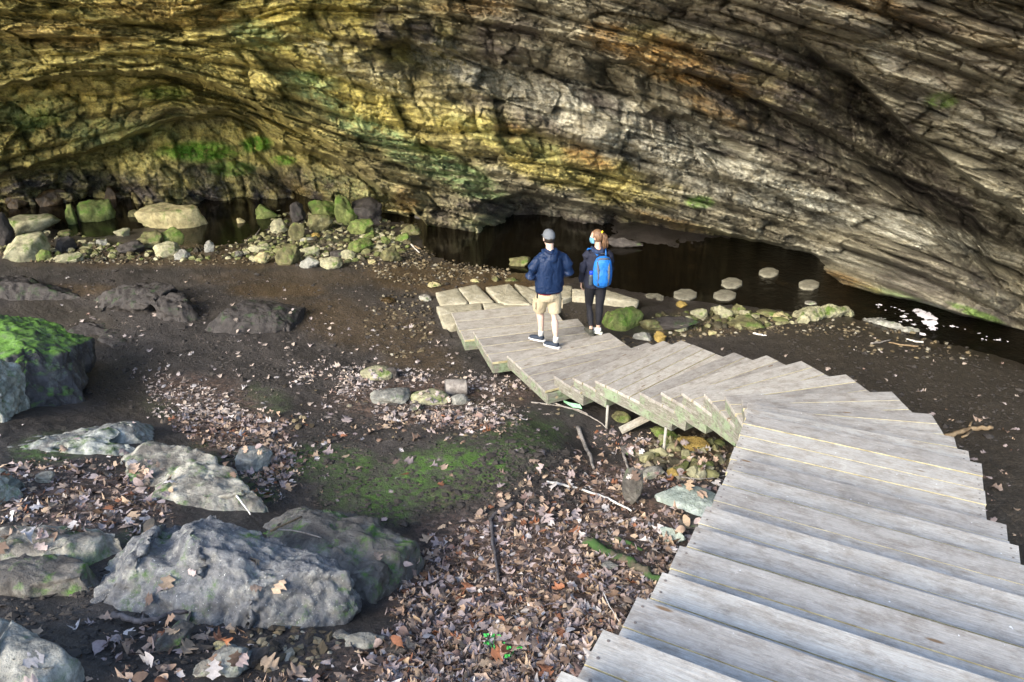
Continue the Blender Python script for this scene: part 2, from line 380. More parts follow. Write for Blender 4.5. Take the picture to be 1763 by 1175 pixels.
def painted_glint():  # white patches on the stream, painting in the bright sky glint
    h = .014; P0 = at_z(1480, 520, -.383); P1 = at_z(1763, 610, -.383)
    xs = np.arange(5.2, 8.6, h); ys = np.arange(11.2, 15.2, h); X, Y = np.meshgrid(xs, ys, indexing='ij')
    px, py, dd = project(np.stack([X, Y, np.full_like(X, -.383)], -1))
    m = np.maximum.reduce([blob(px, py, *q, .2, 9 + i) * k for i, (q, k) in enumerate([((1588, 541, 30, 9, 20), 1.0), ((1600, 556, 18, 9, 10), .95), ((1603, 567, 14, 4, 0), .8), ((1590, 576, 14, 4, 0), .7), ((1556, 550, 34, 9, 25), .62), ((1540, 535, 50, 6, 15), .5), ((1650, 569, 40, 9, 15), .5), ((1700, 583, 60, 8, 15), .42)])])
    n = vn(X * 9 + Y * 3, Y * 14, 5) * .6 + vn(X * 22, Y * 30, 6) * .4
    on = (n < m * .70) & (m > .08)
    ii, jj = np.nonzero(on[:-1, :-1]); idx = lambda a_, b_: a_ * len(ys) + b_
    F = np.stack([idx(ii, jj), idx(ii + 1, jj), idx(ii + 1, jj + 1), idx(ii, jj + 1)], -1)
    V = np.stack([X, Y, -.381 + .006 * vn(X * 30, Y * 30, 8)], -1).reshape(-1, 3); used, inv = np.unique(F, return_inverse=True)
    t = NT('painted_glint', .2, .8); t.b.inputs['Base Color'].default_value = (.90, .86, .92, 1)
    tag(link('painted_glint', mesh_np('painted_glint', V[used], inv.reshape(-1, 4), t.m)), kind='stuff')
painted_glint()

# ------------------------------------------------------------------ the cave: one overhanging limestone face with its ledges, arches and undercuts
YC = [(0, 0, 13.6), (0, 140, 15.4), (0, 250, 16.1), (0, 350, 16.2), (300, 120, 15.6), (300, 0, 13.8), (300, 250, 16.1), (300, 350, 16.2), (600, 0, 13.9), (600, 200, 16.3), (520, 350, 17.3), (700, 300, 17.2), (670, 360, 17.7), (740, 370, 18.3), (870, 405, 18), (1000, 0, 12.7), (1000, 200, 15), (1000, 380, 17.4),
      (1220, 430, 16.4), (1400, 0, 11), (1400, 200, 13), (1400, 430, 15.5), (1763, 0, 9.6), (1763, 200, 10.6), (1763, 400, 11.5), (1763, 580, 12.1), (1600, 515, 12.1), (1520, 500, 13.2), (1700, 545, 11.8), (0, -300, 12.5), (881, -300, 10.4), (1763, -300, 8.2), (0, -800, 10.5), (881, -800, 8.6), (1763, -800, 6.8),
      (-500, 350, 16.4), (-500, 0, 13.2), (-500, -800, 9.5), (2300, 600, 9.5), (2300, 0, 7.8), (2300, -800, 5.8), (0, 640, 22), (881, 640, 20), (1763, 700, 12.6)]
_ytps = TPS([(a / 500., b / 500.) for a, b, c in YC], [c for a, b, c in YC], .0005)
GUIDE = [(-14.0, [(-700, -900), (0, -940), (881, -900), (1763, -700), (2500, -500)]),
         (-3.0, [(-700, -200), (0, -160), (300, -190), (700, -200), (1000, -160), (1300, -110), (1500, -50), (1763, 30), (2500, 300)]),
         (0.0, [(-700, 60), (0, 30), (300, 45), (500, 20), (700, 25), (900, 65), (1100, 120), (1300, 185), (1500, 255), (1763, 345), (2500, 640)]),
         (1.9, [(-700, 200), (0, 150), (120, 130), (280, 122), (430, 168), (520, 200), (640, 228), (800, 252), (1000, 285), (1200, 330), (1400, 385), (1763, 500), (2500, 800)]),
         (3.4, [(-700, 400), (0, 300), (70, 280), (180, 250), (300, 207), (400, 205), (480, 240), (600, 285), (740, 325), (900, 345), (1050, 375), (1300, 450), (1500, 520), (1763, 620), (2500, 900)]),
         (4.4, [(-700, 420), (0, 352), (300, 345), (700, 382), (870, 425), (1200, 500), (1430, 570), (1763, 710), (2500, 1000)]),
         (8.0, [(-700, 760), (881, 760), (1430, 860), (1763, 1000), (2500, 1300)])]
def strata(px, py):
    cur = [np.interp(px, [a for a, b in g], [b for a, b in g]) for _, g in GUIDE]; lev = [l for l, _ in GUIDE]
    S = np.full(np.shape(px), lev[0], float)
    for k in range(len(cur) - 1):
        f = (py - cur[k]) / (cur[k + 1] - cur[k]); S = np.where(f >= 0, lev[k] + np.clip(f, 0, 1) * (lev[k + 1] - lev[k]), S)
    return S
ARCH = [(-700, 200), (0, 150), (60, 138), (120, 130), (200, 126), (280, 124), (340, 134), (400, 158), (450, 185), (520, 222), (600, 262), (700, 330), (790, 400)]
SHELF = [(-700, 330), (0, 303), (70, 281), (128, 266), (180, 250), (240, 231), (300, 209), (380, 198), (430, 203), (470, 246), (520, 262), (570, 270), (620, 303), (660, 325), (700, 353), (735, 392), (780, 410)]
BASE = [(-700, 352), (0, 344), (100, 342), (180, 354), (400, 352), (640, 356), (700, 375), (740, 396), (790, 409), (840, 413), (880, 412), (920, 405), (965, 394), (1016, 396), (1093, 408), (1149, 416), (1220, 434), (1297, 449), (1374, 453), (1404, 460), (1430, 480), (1450, 490), (1527, 513), (1603, 527), (1680, 550), (1763, 574), (2500, 900)]
LIP = [(780, 372), (830, 350), (900, 334), (960, 344), (1050, 366), (1200, 392), (1300, 414), (1400, 436), (1440, 450)]
BULGE = [(1300, 10), (1380, 70), (1430, 112), (1480, 140), (1530, 190), (1580, 238), (1640, 288), (1700, 333), (1763, 372), (2500, 800)]
CREV = [(1000, 100), (1100, 110), (1200, 125), (1300, 165), (1400, 215), (1500, 265), (1600, 330), (1763, 440)]
CREV2 = [(650, 62), (720, 78), (780, 92), (860, 110), (960, 128), (1050, 150), (1180, 205), (1300, 262)]
def curve_step(px, py, C, wob, wid, seed, sc=28):
    y = np.interp(px, [a for a, b in C], [b for a, b in C]); y = y + wob * 2 * fbm(px / sc, px * 0, seed, 4)
    return sst(-wid, wid, py - y), y
def beds(u, S, th, amp, ln, seed):
    wS = S + th * 3.2 * fbm(u / (ln * 3.5), S / (th * 7), seed + 50, 4); i = np.floor(wS / th); f = wS / th - i
    L = ln * (.5 + 1.4 * hsh(i, i * 0, seed + 1)); uu = u + ln * .8 * fbm(u / ln, S / th * .7, seed + 60, 3)
    q = uu / L + 13 * hsh(i, i * 0, seed + 2); j = np.floor(q); g = q - j
    pr = hsh(i, j, seed + 3); pr0 = hsh(i, i * 0, seed + 4)
    edge = (1 - np.abs(2 * f - 1) ** 5) * (1 - .6 * np.abs(2 * g - 1) ** 10)
    return amp * ((.62 * pr + .55 * pr0) * (.55 + .45 * edge) - .5 + .25 * (edge - 1)), pr
def plates(u, S, lu, ls, amp, seed):
    """broken plates: jittered cells, each with its own offset and its own tilt"""
    x = u / lu + .5 * fbm(u / lu * .7, S / ls * .5, seed, 3); y = S / ls + .35 * fbm(u / lu * .8, S / ls * .8, seed + 5, 3)
    ix = np.floor(x); iy = np.floor(y); best = np.full(x.shape, 9.); sec = np.full(x.shape, 9.); out = np.zeros(x.shape); idv = np.zeros(x.shape)
    for dx in (-1, 0, 1):
        for dy in (-1, 0, 1):
            cx_ = ix + dx; cy_ = iy + dy; jx = cx_ + .1 + .8 * hsh(cx_, cy_, seed + 1); jy = cy_ + .1 + .8 * hsh(cx_, cy_, seed + 2)
            d = (x - jx) ** 2 + (y - jy) ** 2; h = hsh(cx_, cy_, seed + 3)
            v = (h - .5) + (hsh(cx_, cy_, seed + 4) - .5) * 1.1 * (x - jx) + (hsh(cx_, cy_, seed + 6) - .35) * 1.2 * (y - jy)
            nb = d < best; sec = np.where(nb, best, np.minimum(sec, d)); out = np.where(nb, v, out); idv = np.where(nb, h, idv); best = np.where(nb, d, best)
    edge = np.clip((np.sqrt(sec) - np.sqrt(best)) / .14, 0, 1)
    return amp * (out + .22 * (edge - 1)), idv
def rock_wall_material():
    t = NT('limestone_strata', .72, .35); v = t.coord(); uv = t.attr('strata').outputs['Vector']
    a = t.noise(t.mp(uv, (.8, 1.8, 1)), 1.5, 8, .65, .3); b = t.noise(t.mp(uv, (1.6, 3.4, 1), (3, 7, 0)), 2.0, 10, .72, .4)
    f = t.noise(t.mp(uv, (3.4, 6, 1), (9, 1, 0)), 3.2, 10, .7, .3); g = t.noise(v, 14, 8, .7)
    blk = t.attr('block').outputs['Fac']
    c = t.ramp(a, [(.22, (.064, .057, .040)), (.42, (.145, .129, .088)), (.56, (.242, .220, .155)), (.75, (.37, .345, .26))])
    yel = t.ramp(b, [(.25, (.095, .075, .016)), (.5, (.34, .285, .072)), (.75, (.60, .53, .20))])
    c = t.mix(t.attr('yellow').outputs['Fac'], c, yel)
    c = t.mix(t.math('MULTIPLY', t.attr('orange').outputs['Fac'], t.mapr(b, .35, .55)), c, t.ramp(f, [(.3, (.16, .085, .025)), (.7, (.42, .26, .08))]))
    c = t.mix(t.math('MULTIPLY', t.attr('pale').outputs['Fac'], t.mapr(b, .40, .52)), c, t.ramp(f, [(.3, (.22, .21, .165)), (.7, (.50, .485, .40))]))
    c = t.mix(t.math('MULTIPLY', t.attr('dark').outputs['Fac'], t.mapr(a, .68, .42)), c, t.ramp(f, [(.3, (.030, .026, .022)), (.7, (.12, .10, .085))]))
    c = t.mix(t.math('MULTIPLY', t.mapr(f, .54, .38), .5), c, (.045, .038, .024))
    c = t.mix(.8, c, t.ramp(blk, [(.1, .48), (.42, 1.02), (.75, 1.8)]), 'MULTIPLY')
    c = t.mix(.8, c, t.ramp(g, [(.28, .45), (.5, 1.0), (.75, 1.45)]), 'MULTIPLY')
    mz = t.math('MULTIPLY', t.attr('moss').outputs['Fac'], t.mapr(t.noise(v, 5, 8, .7), .36, .50))
    c = t.mix(mz, c, t.ramp(t.noise(v, 30), [(.3, (.06, .14, .012)), (.7, (.26, .50, .05))]))
    mg = t.math('MULTIPLY', t.attr('algae').outputs['Fac'], t.mapr(b, .38, .58))
    c = t.mix(mg, c, t.ramp(f, [(.3, (.13, .19, .07)), (.7, (.36, .47, .22))]))
    nb = t.bump(f, .9, .07); nb = t.bump(g, .9, .035, nb); nb = t.bump(t.noise(v, 55, 5, .7), .6, .012, nb)
    return t.done(c, nb, t.mapr(t.attr('wet').outputs['Fac'], 0, 1, .72, .22))
def build_cave():
    cx = np.concatenate([np.arange(-700, -60, 14), np.arange(-60, 1825, 1.9), np.arange(1825, 2500, 14)])
    cy = np.concatenate([np.arange(-900, -40, 12), np.arange(-40, 612, 1.7), np.arange(612, 760, 8)])
    py, px = np.meshgrid(cy, cx, indexing='ij'); px = px.copy(); py = py.copy()
    Y = np.clip(_ytps(px / 500., py / 500.), 5.5, 24)
    S = strata(px, py)
    # steps in depth
    a1, _ = curve_step(px, py, ARCH, 9, 5, 31); Y += a1 * 2.6 * (1 - sst(430, 700, px))
    a2, _ = curve_step(px, py, SHELF, 8, 5, 33); Y += a2 * 2.2 * (1 - sst(735, 790, px))
    yb = np.interp(px, [q for q, r_ in BASE], [r_ for q, r_ in BASE])
    a3, y3 = curve_step(px, py, BASE, 4, 4, 35); Y += a3 * 2.6 * sst(640, 760, px)
    a4, _ = curve_step(px, py, LIP, 4, 5, 37); Y += a4 * 2.0 * sst(800, 900, px) * (1 - sst(1380, 1445, px))
    a5, _ = curve_step(px, py, BULGE, 7, 5, 39); k5 = sst(1330, 1560, px); Y += a5 * 3.0 * k5 * (1 - .8 * sst(20, 190, py - np.interp(px, [q for q, r_ in BULGE], [r_ for q, r_ in BULGE])))
    for C, amp, sd in ((CREV, 1.1, 41), (CREV2, .9, 43)):
        a6, y6 = curve_step(px, py, C, 9, 4, sd); m = sst(C[0][0], C[0][0] + 60, px) * (1 - sst(C[-1][0] - 60, C[-1][0], px)); Y += 1.5 * a6 * amp * m * (1 - sst(14, 70, py - y6))
    d = ray(px, py); X0 = d[..., 0] / d[..., 1] * Y
    u = X0 * 1.25 + 60
    big = fbm(u / 3.5, S / 1.1, 61, 4)
    D = .9 * big
    b1, p1 = beds(u, S, .60, 1.0, 2.6, 71); b2, p2 = beds(u, S + 5, .17, .34, .75, 81); b3, p3 = beds(u, S + 9, .075, .11, .42, 91)
    mod = .35 + .7 * vn(u / 2.3, S / .8, 101)
    q1, i1 = plates(u, S, 1.7, .50, .55, 401); q2, i2 = plates(u, S + 3, .55, .20, .26, 421); q3, i3 = plates(u, S + 7, .24, .09, .09, 441)
    D = D + q1 + q2 + q3
    D += b1 + b2 * mod + b3 * mod + .42 * fbm(u * 1.6, S * 2.4, 111, 6) + .09 * fbm(u * 9, S * 12, 113, 4)
    fade = (1 - .6 * a3) * (1 - .75 * sst(1450, 1530, px) * (1 - sst(1720, 1800, px)) * sst(70, 10, np.abs(py - y3)))
    Y = Y - D * fade
    P = np.array([0, 0, CAMZ]) + d / d[..., 1:2] * Y[..., None]
    fx, fy = px.ravel(), py.ravel(); A = {}
    A['strata'] = np.stack([u.ravel(), S.ravel() + 20, np.zeros(u.size)], -1)
    A['block'] = np.clip(.22 * p1 + .25 * i1 + .40 * i2 + .30 * i3 - .08, 0, 1).ravel()
    A['yellow'] = np.clip((1 - sst(450, 1000, px)) * .85 + maxblobs(px, py, [(980, 290, 220, 45, 18, .8), (1200, 410, 200, 25, 14, .4), (700, 200, 200, 60, 20, .4), (1250, 120, 200, 60, 15, .35), (860, 230, 160, 40, 15, .7), (600, 60, 200, 60, 10, .8)]), 0, 1).ravel()
    A['orange'] = maxblobs(px, py, [(1110, 80, 130, 35, 14), (1200, 125, 150, 35, 18), (1240, 190, 90, 24, 20, .7), (880, 225, 34, 16), (1010, 275, 60, 24, 15), (110, 60, 160, 30, 0, .5), (300, 20, 160, 24, 5, .5), (820, 15, 90, 20, 0, .7), (1680, 60, 120, 30, 25, .25), (1470, 490, 100, 12, 20, .8), (1150, 385, 90, 16, 15, .6), (700, 345, 30, 25, 60, .7), (520, 320, 80, 20, 0, .5), (60, 210, 80, 20, 0, .4), (1500, 10, 120, 20, 15, .6)]).ravel()
    A['pale'] = maxblobs(px, py, [(1010, 175, 150, 34, 20), (1230, 262, 150, 36, 24), (1130, 250, 90, 26, 22), (1400, 350, 130, 32, 22), (1500, 378, 150, 30, 20), (1640, 410, 130, 20, 22, .8), (780, 105, 110, 36, 25, .9), (900, 140, 100, 26, 20, .9), (1000, 220, 200, 20, 24, .7), (1520, 90, 50, 26, 35, .8), (1600, 160, 60, 30, 40, .7), (1250, 330, 160, 18, 18, .7), (1720, 210, 90, 60, 30, .6), (560, 90, 60, 24, 20, .5), (1180, 340, 60, 12, 15, .6), (640, 130, 160, 30, 25, .4), (1500, 460, 160, 20, 18, .5)]).ravel()
    A['dark'] = np.clip(maxblobs(px, py, [(690, 50, 70, 50, 0, .9), (860, 60, 80, 60, 20, .9), (1330, 120, 180, 60, 22, 1), (1480, 200, 140, 60, 35, .9), (1600, 330, 140, 40, 30, 1), (880, 200, 160, 22, 20, .8), (1050, 180, 300, 16, 22, .8), (1380, 290, 200, 22, 24, .8), (90, 325, 200, 40, 0, .9), (400, 320, 330, 45, 0, .75), (1060, 398, 330, 30, 10, 1), (1300, 440, 160, 18, 14, 1), (1650, 535, 200, 24, 22, .9), (780, 385, 60, 26, 30, .7), (1650, 500, 160, 60, 22, .7), (1560, 60, 380, 150, 22, .55), (1330, 200, 200, 50, 28, .9), (1560, 270, 130, 34, 38, .9), (300, 338, 420, 24, 0, 1), (60, 320, 160, 30, 0, 1), (1250, 20, 260, 60, 10, .6), (640, 90, 120, 26, 30, .6), (640, 300, 90, 40, 30, .4), (300, 200, 160, 22, 0, .5)], 205) + .15 * sst(500, 900, px) * sst(1763, 900, px), 0, 1).ravel()  # undercut and crevice shade put into the colour, along with dark wet rock
    A['moss'] = maxblobs(px, py, [(350, 262, 80, 20), (440, 250, 30, 16), (485, 276, 26, 10, 0, .9), (60, 205, 50, 22, 0, .35), (280, 160, 60, 16, 0, .4), (530, 136, 34, 14, 0, .5), (400, 290, 40, 14, 0, .5), (1205, 348, 26, 12, 0, .7), (1620, 175, 30, 16, 0, .5), (750, 405, 30, 14, 30, .8), (1680, 540, 60, 8, 20, .5), (740, 260, 60, 10, 15, .3)]).ravel()
    A['algae'] = np.clip(maxblobs(px, py, [(530, 140, 60, 20, 10, .9), (650, 230, 90, 22, 22, 1), (770, 292, 110, 26, 18, 1), (440, 60, 70, 30, 10, .8), (560, 175, 60, 16, 20, .9), (820, 330, 70, 16, 10, .8), (60, 190, 90, 40, 0, .5), (200, 230, 120, 30, 0, .5), (600, 330, 90, 30, 20, .35), (840, 385, 60, 20, 0, .4), (1560, 520, 120, 16, 20, .6), (1100, 60, 40, 20, 0, .3), (900, 250, 200, 20, 20, .3)], 305), 0, 1).ravel()
    A['wet'] = np.clip(maxblobs(px, py, [(420, 322, 330, 32, 0, 1), (90, 330, 140, 22, 0, .8), (650, 350, 80, 24, 0, 1), (1600, 520, 250, 40, 22, .5)]), 0, 1).ravel()
    F = grid_faces(len(cy), len(cx))
    # a low opening to daylight under the lip on the right, through which the stream leaves
    fc = F[:, 0]; hole = (fx[fc] > 1470) & (fx[fc] < 1760) & (fy[fc] > y3.ravel()[fc] + 2)
    F = F[~hole]
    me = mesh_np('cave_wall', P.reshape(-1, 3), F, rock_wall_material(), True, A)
    tag(link('cave_wall', me), kind='structure')
build_cave()

# ------------------------------------------------------------------ wooden stairway
def plank_material():
    t = NT('weathered_plank', .8, .25); v = t.coord(); inf = t.n('ShaderNodeObjectInfo').outputs['Random']
    add = t.n('ShaderNodeVectorMath', operation='ADD'); t.l(v, add.inputs[0])
    cmb = t.n('ShaderNodeCombineXYZ'); t.l(t.math('MULTIPLY', inf, 37.0), cmb.inputs[0]); t.l(t.math('MULTIPLY', inf, 91.0), cmb.inputs[1]); t.l(cmb.outputs[0], add.inputs[1]); v2 = add.outputs[0]
    gr = t.noise(t.mp(v2, (1.6, 34, 8)), 2.2, 8, .65, .6); fine = t.noise(t.mp(v2, (4, 110, 20)), 2.0, 5, .6)
    st = t.noise(t.mp(v2, (1.6, 3.2, 1)), 3.2, 10, .78); st2 = t.noise(v2, 9, 8, .7)
    c = t.ramp(gr, [(.3, (.28, .262, .235)), (.5, (.335, .318, .29)), (.7, (.385, .368, .34))])
    c = t.mix(.5, c, t.ramp(fine, [(.35, .8), (.6, 1.1)]), 'MULTIPLY')
    c = t.mix(t.math('MULTIPLY', t.mapr(st, .47, .64), .7), c, (.15, .12, .092))
    c = t.mix(t.math('MULTIPLY', t.mapr(st2, .56, .72), .5), c, (.50, .48, .44))
    c = t.mix(t.math('MULTIPLY', t.mapr(t.noise(v2, 3.1, 7, .7), .50, .68), .45), c, (.16, .15, .14))
    c = t.mix(.6, c, t.mix(inf, (.68, .66, .65), (1.22, 1.19, 1.12)), 'MULTIPLY')
    c = t.mix(.55, c, t.ramp(t.noise(t.mp(v2, (6, 22, 1)), 5, 8, .8), [(.3, .55), (.5, 1.0), (.7, 1.3)]), 'MULTIPLY')
    kn = t.vor(t.mp(v2, (1.3, 5, 1)), 1.25); c = t.mix(t.mapr(kn, .085, .05), c, (.14, .09, .05))
    sp = t.mapr(t.noise(v2, 26, 2, .5), .73, .76); c = t.mix(t.math('MULTIPLY', sp, .8), c, (.62, .62, .60))
    nrm = t.n('ShaderNodeSeparateXYZ'); t.l(t.coord('Normal'), nrm.inputs[0])
    side = t.mapr(t.math('ABSOLUTE', nrm.outputs[1]), .5, .8)
    c = t.mix(side, c, t.ramp(st2, [(.35, (.24, .20, .10)), (.6, (.48, .43, .26))]))
    nb = t.bump(gr, .5, .006); nb = t.bump(fine, .4, .003, nb)
    return t.done(c, nb)
def frame_material():
    t = NT('lichened_frame_board', .85, .2); v = t.coord(); inf = t.n('ShaderNodeObjectInfo').outputs['Random']
    add = t.n('ShaderNodeVectorMath', operation='ADD'); t.l(v, add.inputs[0]); t.l(t.math('MULTIPLY', inf, 50.0), add.inputs[1]); v2 = add.outputs[0]
    g = t.noise(t.mp(v2, (2, 6, 30)), 2.0, 8, .7, .8); n = t.noise(v2, 5, 8, .7); n2 = t.noise(v2, 13, 8, .7)
    c = t.ramp(g, [(.3, (.085, .078, .06)), (.5, (.17, .16, .13)), (.7, (.30, .29, .25))])
    c = t.mix(t.math('MULTIPLY', t.mapr(n, .47, .60), .8), c, t.ramp(n2, [(.35, (.09, .13, .06)), (.6, (.25, .32, .20))]))
    c = t.mix(t.math('MULTIPLY', t.mapr(n2, .56, .68), .6), c, (.10, .085, .05))
    kn = t.vor(t.mp(v2, (1, 1, 1.3)), 3.2); c = t.mix(t.mapr(kn, .12, .06), c, (.40, .31, .18)); c = t.mix(t.mapr(kn, .03, .02), c, (.10, .06, .03))
    return t.done(c, t.bump(g, .6, .006))
M_PLANK = plank_material(); M_FRAME = frame_material(); M_STEEL = plain('dull_steel', (.12, .10, .09), .5)
STAIR_FACES = []
def build_stairs():
    root = empty('wooden_stairway', (float(PL[0][0]), float(PL[0][1]), 0))
    tag(root, 'long winding weathered timber stairway of stacked step boxes leading down to the cave floor', 'stairway')
    rnd = random.Random(3)
    for i in range(NS):
        c, u, v = step_frame(i); z = RISE * i; dep = DEP[i]
        ang = math.atan2(u[1], u[0]); loc = (c[0] - root.location.x, c[1] - root.location.y, z)
        # local frame: x along the nose, y = away from the viewer, so the tread runs towards -y
        fr = MB(); th = .038; hb = .150; ft = -th - .002
        y1 = -.012; y0 = -dep; x0 = .006; x1 = SW - .006
        fr.box((x0, y0, ft - hb), (x0 + th, y1, ft)); fr.box((x1 - th, y0, ft - hb), (x1, y1, ft))
        fr.box((x0 + th, y1 - th, ft - hb), (x1 - th, y1, ft)); fr.box((x0 + th, y0, ft - hb), (x1 - th, y0 + th, ft))
        fr.box((SW / 2 - th / 2, y0 + th, ft - hb), (SW / 2 + th / 2, y1 - th, ft))
        fo = fr.build('step_frame', M_FRAME, root, bevel=.003, loc=loc, rot=(0, 0, ang))
        if i < 15:
            for yy in (-.10, -.34, -.62, -.9):
                if yy > y0 + .05:
                    sc = MB(); sc.tube([(x0 - .004, yy, ft - hb * .45, .010), (x0 + .004, yy, ft - hb * .45, .010)], 8, ref=(0, 0, 1))
                    sc.build('screw_head', M_STEEL, fo)
        # how far the treads must run before they vanish under the next box
        pw = .184; gap = .012 if i in (14, 5) else .007; yy = 0; k = 0
        if i == 0: pw = .38
        if i == 1: pw = .285
        if i == 2: pw = .235
        while yy < dep - .03:
            wd = min(pw, dep - yy); 
            if wd < .05: break
            pb = MB(); j1 = rnd.uniform(-.006, .008); j2 = rnd.uniform(-.008, .006)
            pb.box((-.004 + j1, -wd / 2, -th), (SW + .004 + j2, wd / 2, 0))
            p = pb.build('plank', M_PLANK, fo, bevel=.004, loc=(0, -yy - wd / 2, rnd.uniform(-.0012, .0012)), rot=(rnd.uniform(-.004, .004), 0, rnd.uniform(-.0012, .0012)))
            if i >= 13:
                sb = MB()
                for sx in (.035, SW - .035):
                    for sy in (-.045, .045):
                        xx = sx + rnd.uniform(-.008, .008); y_ = sy + rnd.uniform(-.008, .008)
                        sb.tube([(xx, y_, .0004, .0075), (xx, y_, .0018, .007)], 8)
                for vv, ff in ((sb.V, sb.F),):
                    me = p.data; b0 = len(me.vertices); 
                    pm = MB(); pm.V = [tuple(q.co) for q in me.vertices]; pm.F = [tuple(q.vertices) for q in me.polygons]
                    n0 = len(pm.F); pm.add(vv, ff); p.data = pm.mesh('plank', M_PLANK); p.data.materials.append(M_STEEL)
                    for q in p.data.polygons[n0:]: q.material_index = 1
            yy += wd + gap; k += 1
    # steel pipe posts and hidden carriers under the boxes
    def rel(x, y, z): return (x - root.location.x, y - root.location.y, z)
    def post(px, py_top, zt, r=.017):
        q = at_z(px, py_top, zt); b = ground_base(q[0], q[1]) - .15
        mb = MB(); mb.tube([(0, 0, 0, r), (0, 0, float(zt - b) + .05, r)], 12)
        mb.build('post', M_POST, root, smooth=True, loc=rel(q[0], q[1], float(b)))
    post(1146, 742, .58); post(1046, 704, .40)
    for i in (16, 19, 22, 25):
        c, u, v = step_frame(i)
        for sx in (.12, SW - .12):
            q = c + u * sx + v * .3; b = float(ground_base(q[0], q[1])) - .2; zt = RISE * i - .17
            mb = MB(); mb.box((-.045, -.045, 0), (.045, .045, zt - b)); mb.build('post', M_FRAME, root, bevel=.004, loc=rel(q[0], q[1], b), rot=(0, 0, math.radians(AN[i])))
    for i in (7, 9, 11, 13):
        c, u, v = step_frame(i); q = c + u * (SW - .1) + v * .3; b = float(ground_base(q[0], q[1])) - .2; zt = RISE * i - .17
        mb = MB(); mb.tube([(0, 0, 0, .017), (0, 0, zt - b, .017)], 12); mb.build('post', M_POST, root, smooth=True, loc=rel(q[0], q[1], b))
    return root
M_POST = plain('galvanised_post', (.30, .28, .24), .6)
build_stairs()

# ------------------------------------------------------------------ rocks
def rock_mat(name, c1, c2, c3=None, moss=0.0, mossc=((.02, .05, .01), (.10, .20, .03)), rough=.85, scale=1.0, speck=0.0, top=0.3, dirt=0.0):
    t = NT(name, rough, .3); v = t.coord()
    a = t.noise(v, 3.2 * scale, 8, .65, .4); b = t.noise(v, 13 * scale, 8, .7); d = t.noise(v, 50, 5, .7)
    c = t.mix(t.mapr(a, .35, .62), c1, c2)
    if c3: c = t.mix(t.mapr(t.noise(v, 5 * scale, 8, .75, .5), .53, .66), c, c3)
    c = t.mix(.75, c, t.ramp(b, [(.28, .45), (.5, 1.0), (.74, 1.5)]), 'MULTIPLY')
    geo = t.n('ShaderNodeNewGeometry').outputs['Normal']; sx = t.n('ShaderNodeSeparateXYZ'); t.l(geo, sx.inputs[0])
    if dirt:
        up = t.mapr(sx.outputs[2], .45, .85); c = t.mix(t.math('MULTIPLY', t.math('MULTIPLY', up, t.mapr(a, .62, .42)), dirt), c, t.ramp(b, [(.3, (.03, .025, .022)), (.7, (.085, .072, .062))]))
    if moss:
        up = t.mapr(sx.outputs[2], top - .25, top + .35); m = t.math('MULTIPLY', up, t.mapr(t.math('ADD', t.noise(v, 4.5, 8, .7), moss * .32 - .16), .47, .60))
        c = t.mix(m, c, t.ramp(t.noise(v, 60, 5, .7), [(.3, mossc[0]), (.7, mossc[1])]))
    if speck: c = t.mix(t.math('MULTIPLY', t.mapr(t.noise(v, 75, 3, .6), .66, .72), speck), c, (.62, .62, .60))
    nb = t.bump(a, .4, .06); nb = t.bump(b, .9, .03, nb); nb = t.bump(d, .8, .008, nb)
    return t.done(c, nb)
GRN = ((.025, .050, .010), (.13, .19, .035)); BRT = ((.05, .14, .010), (.19, .42, .03))
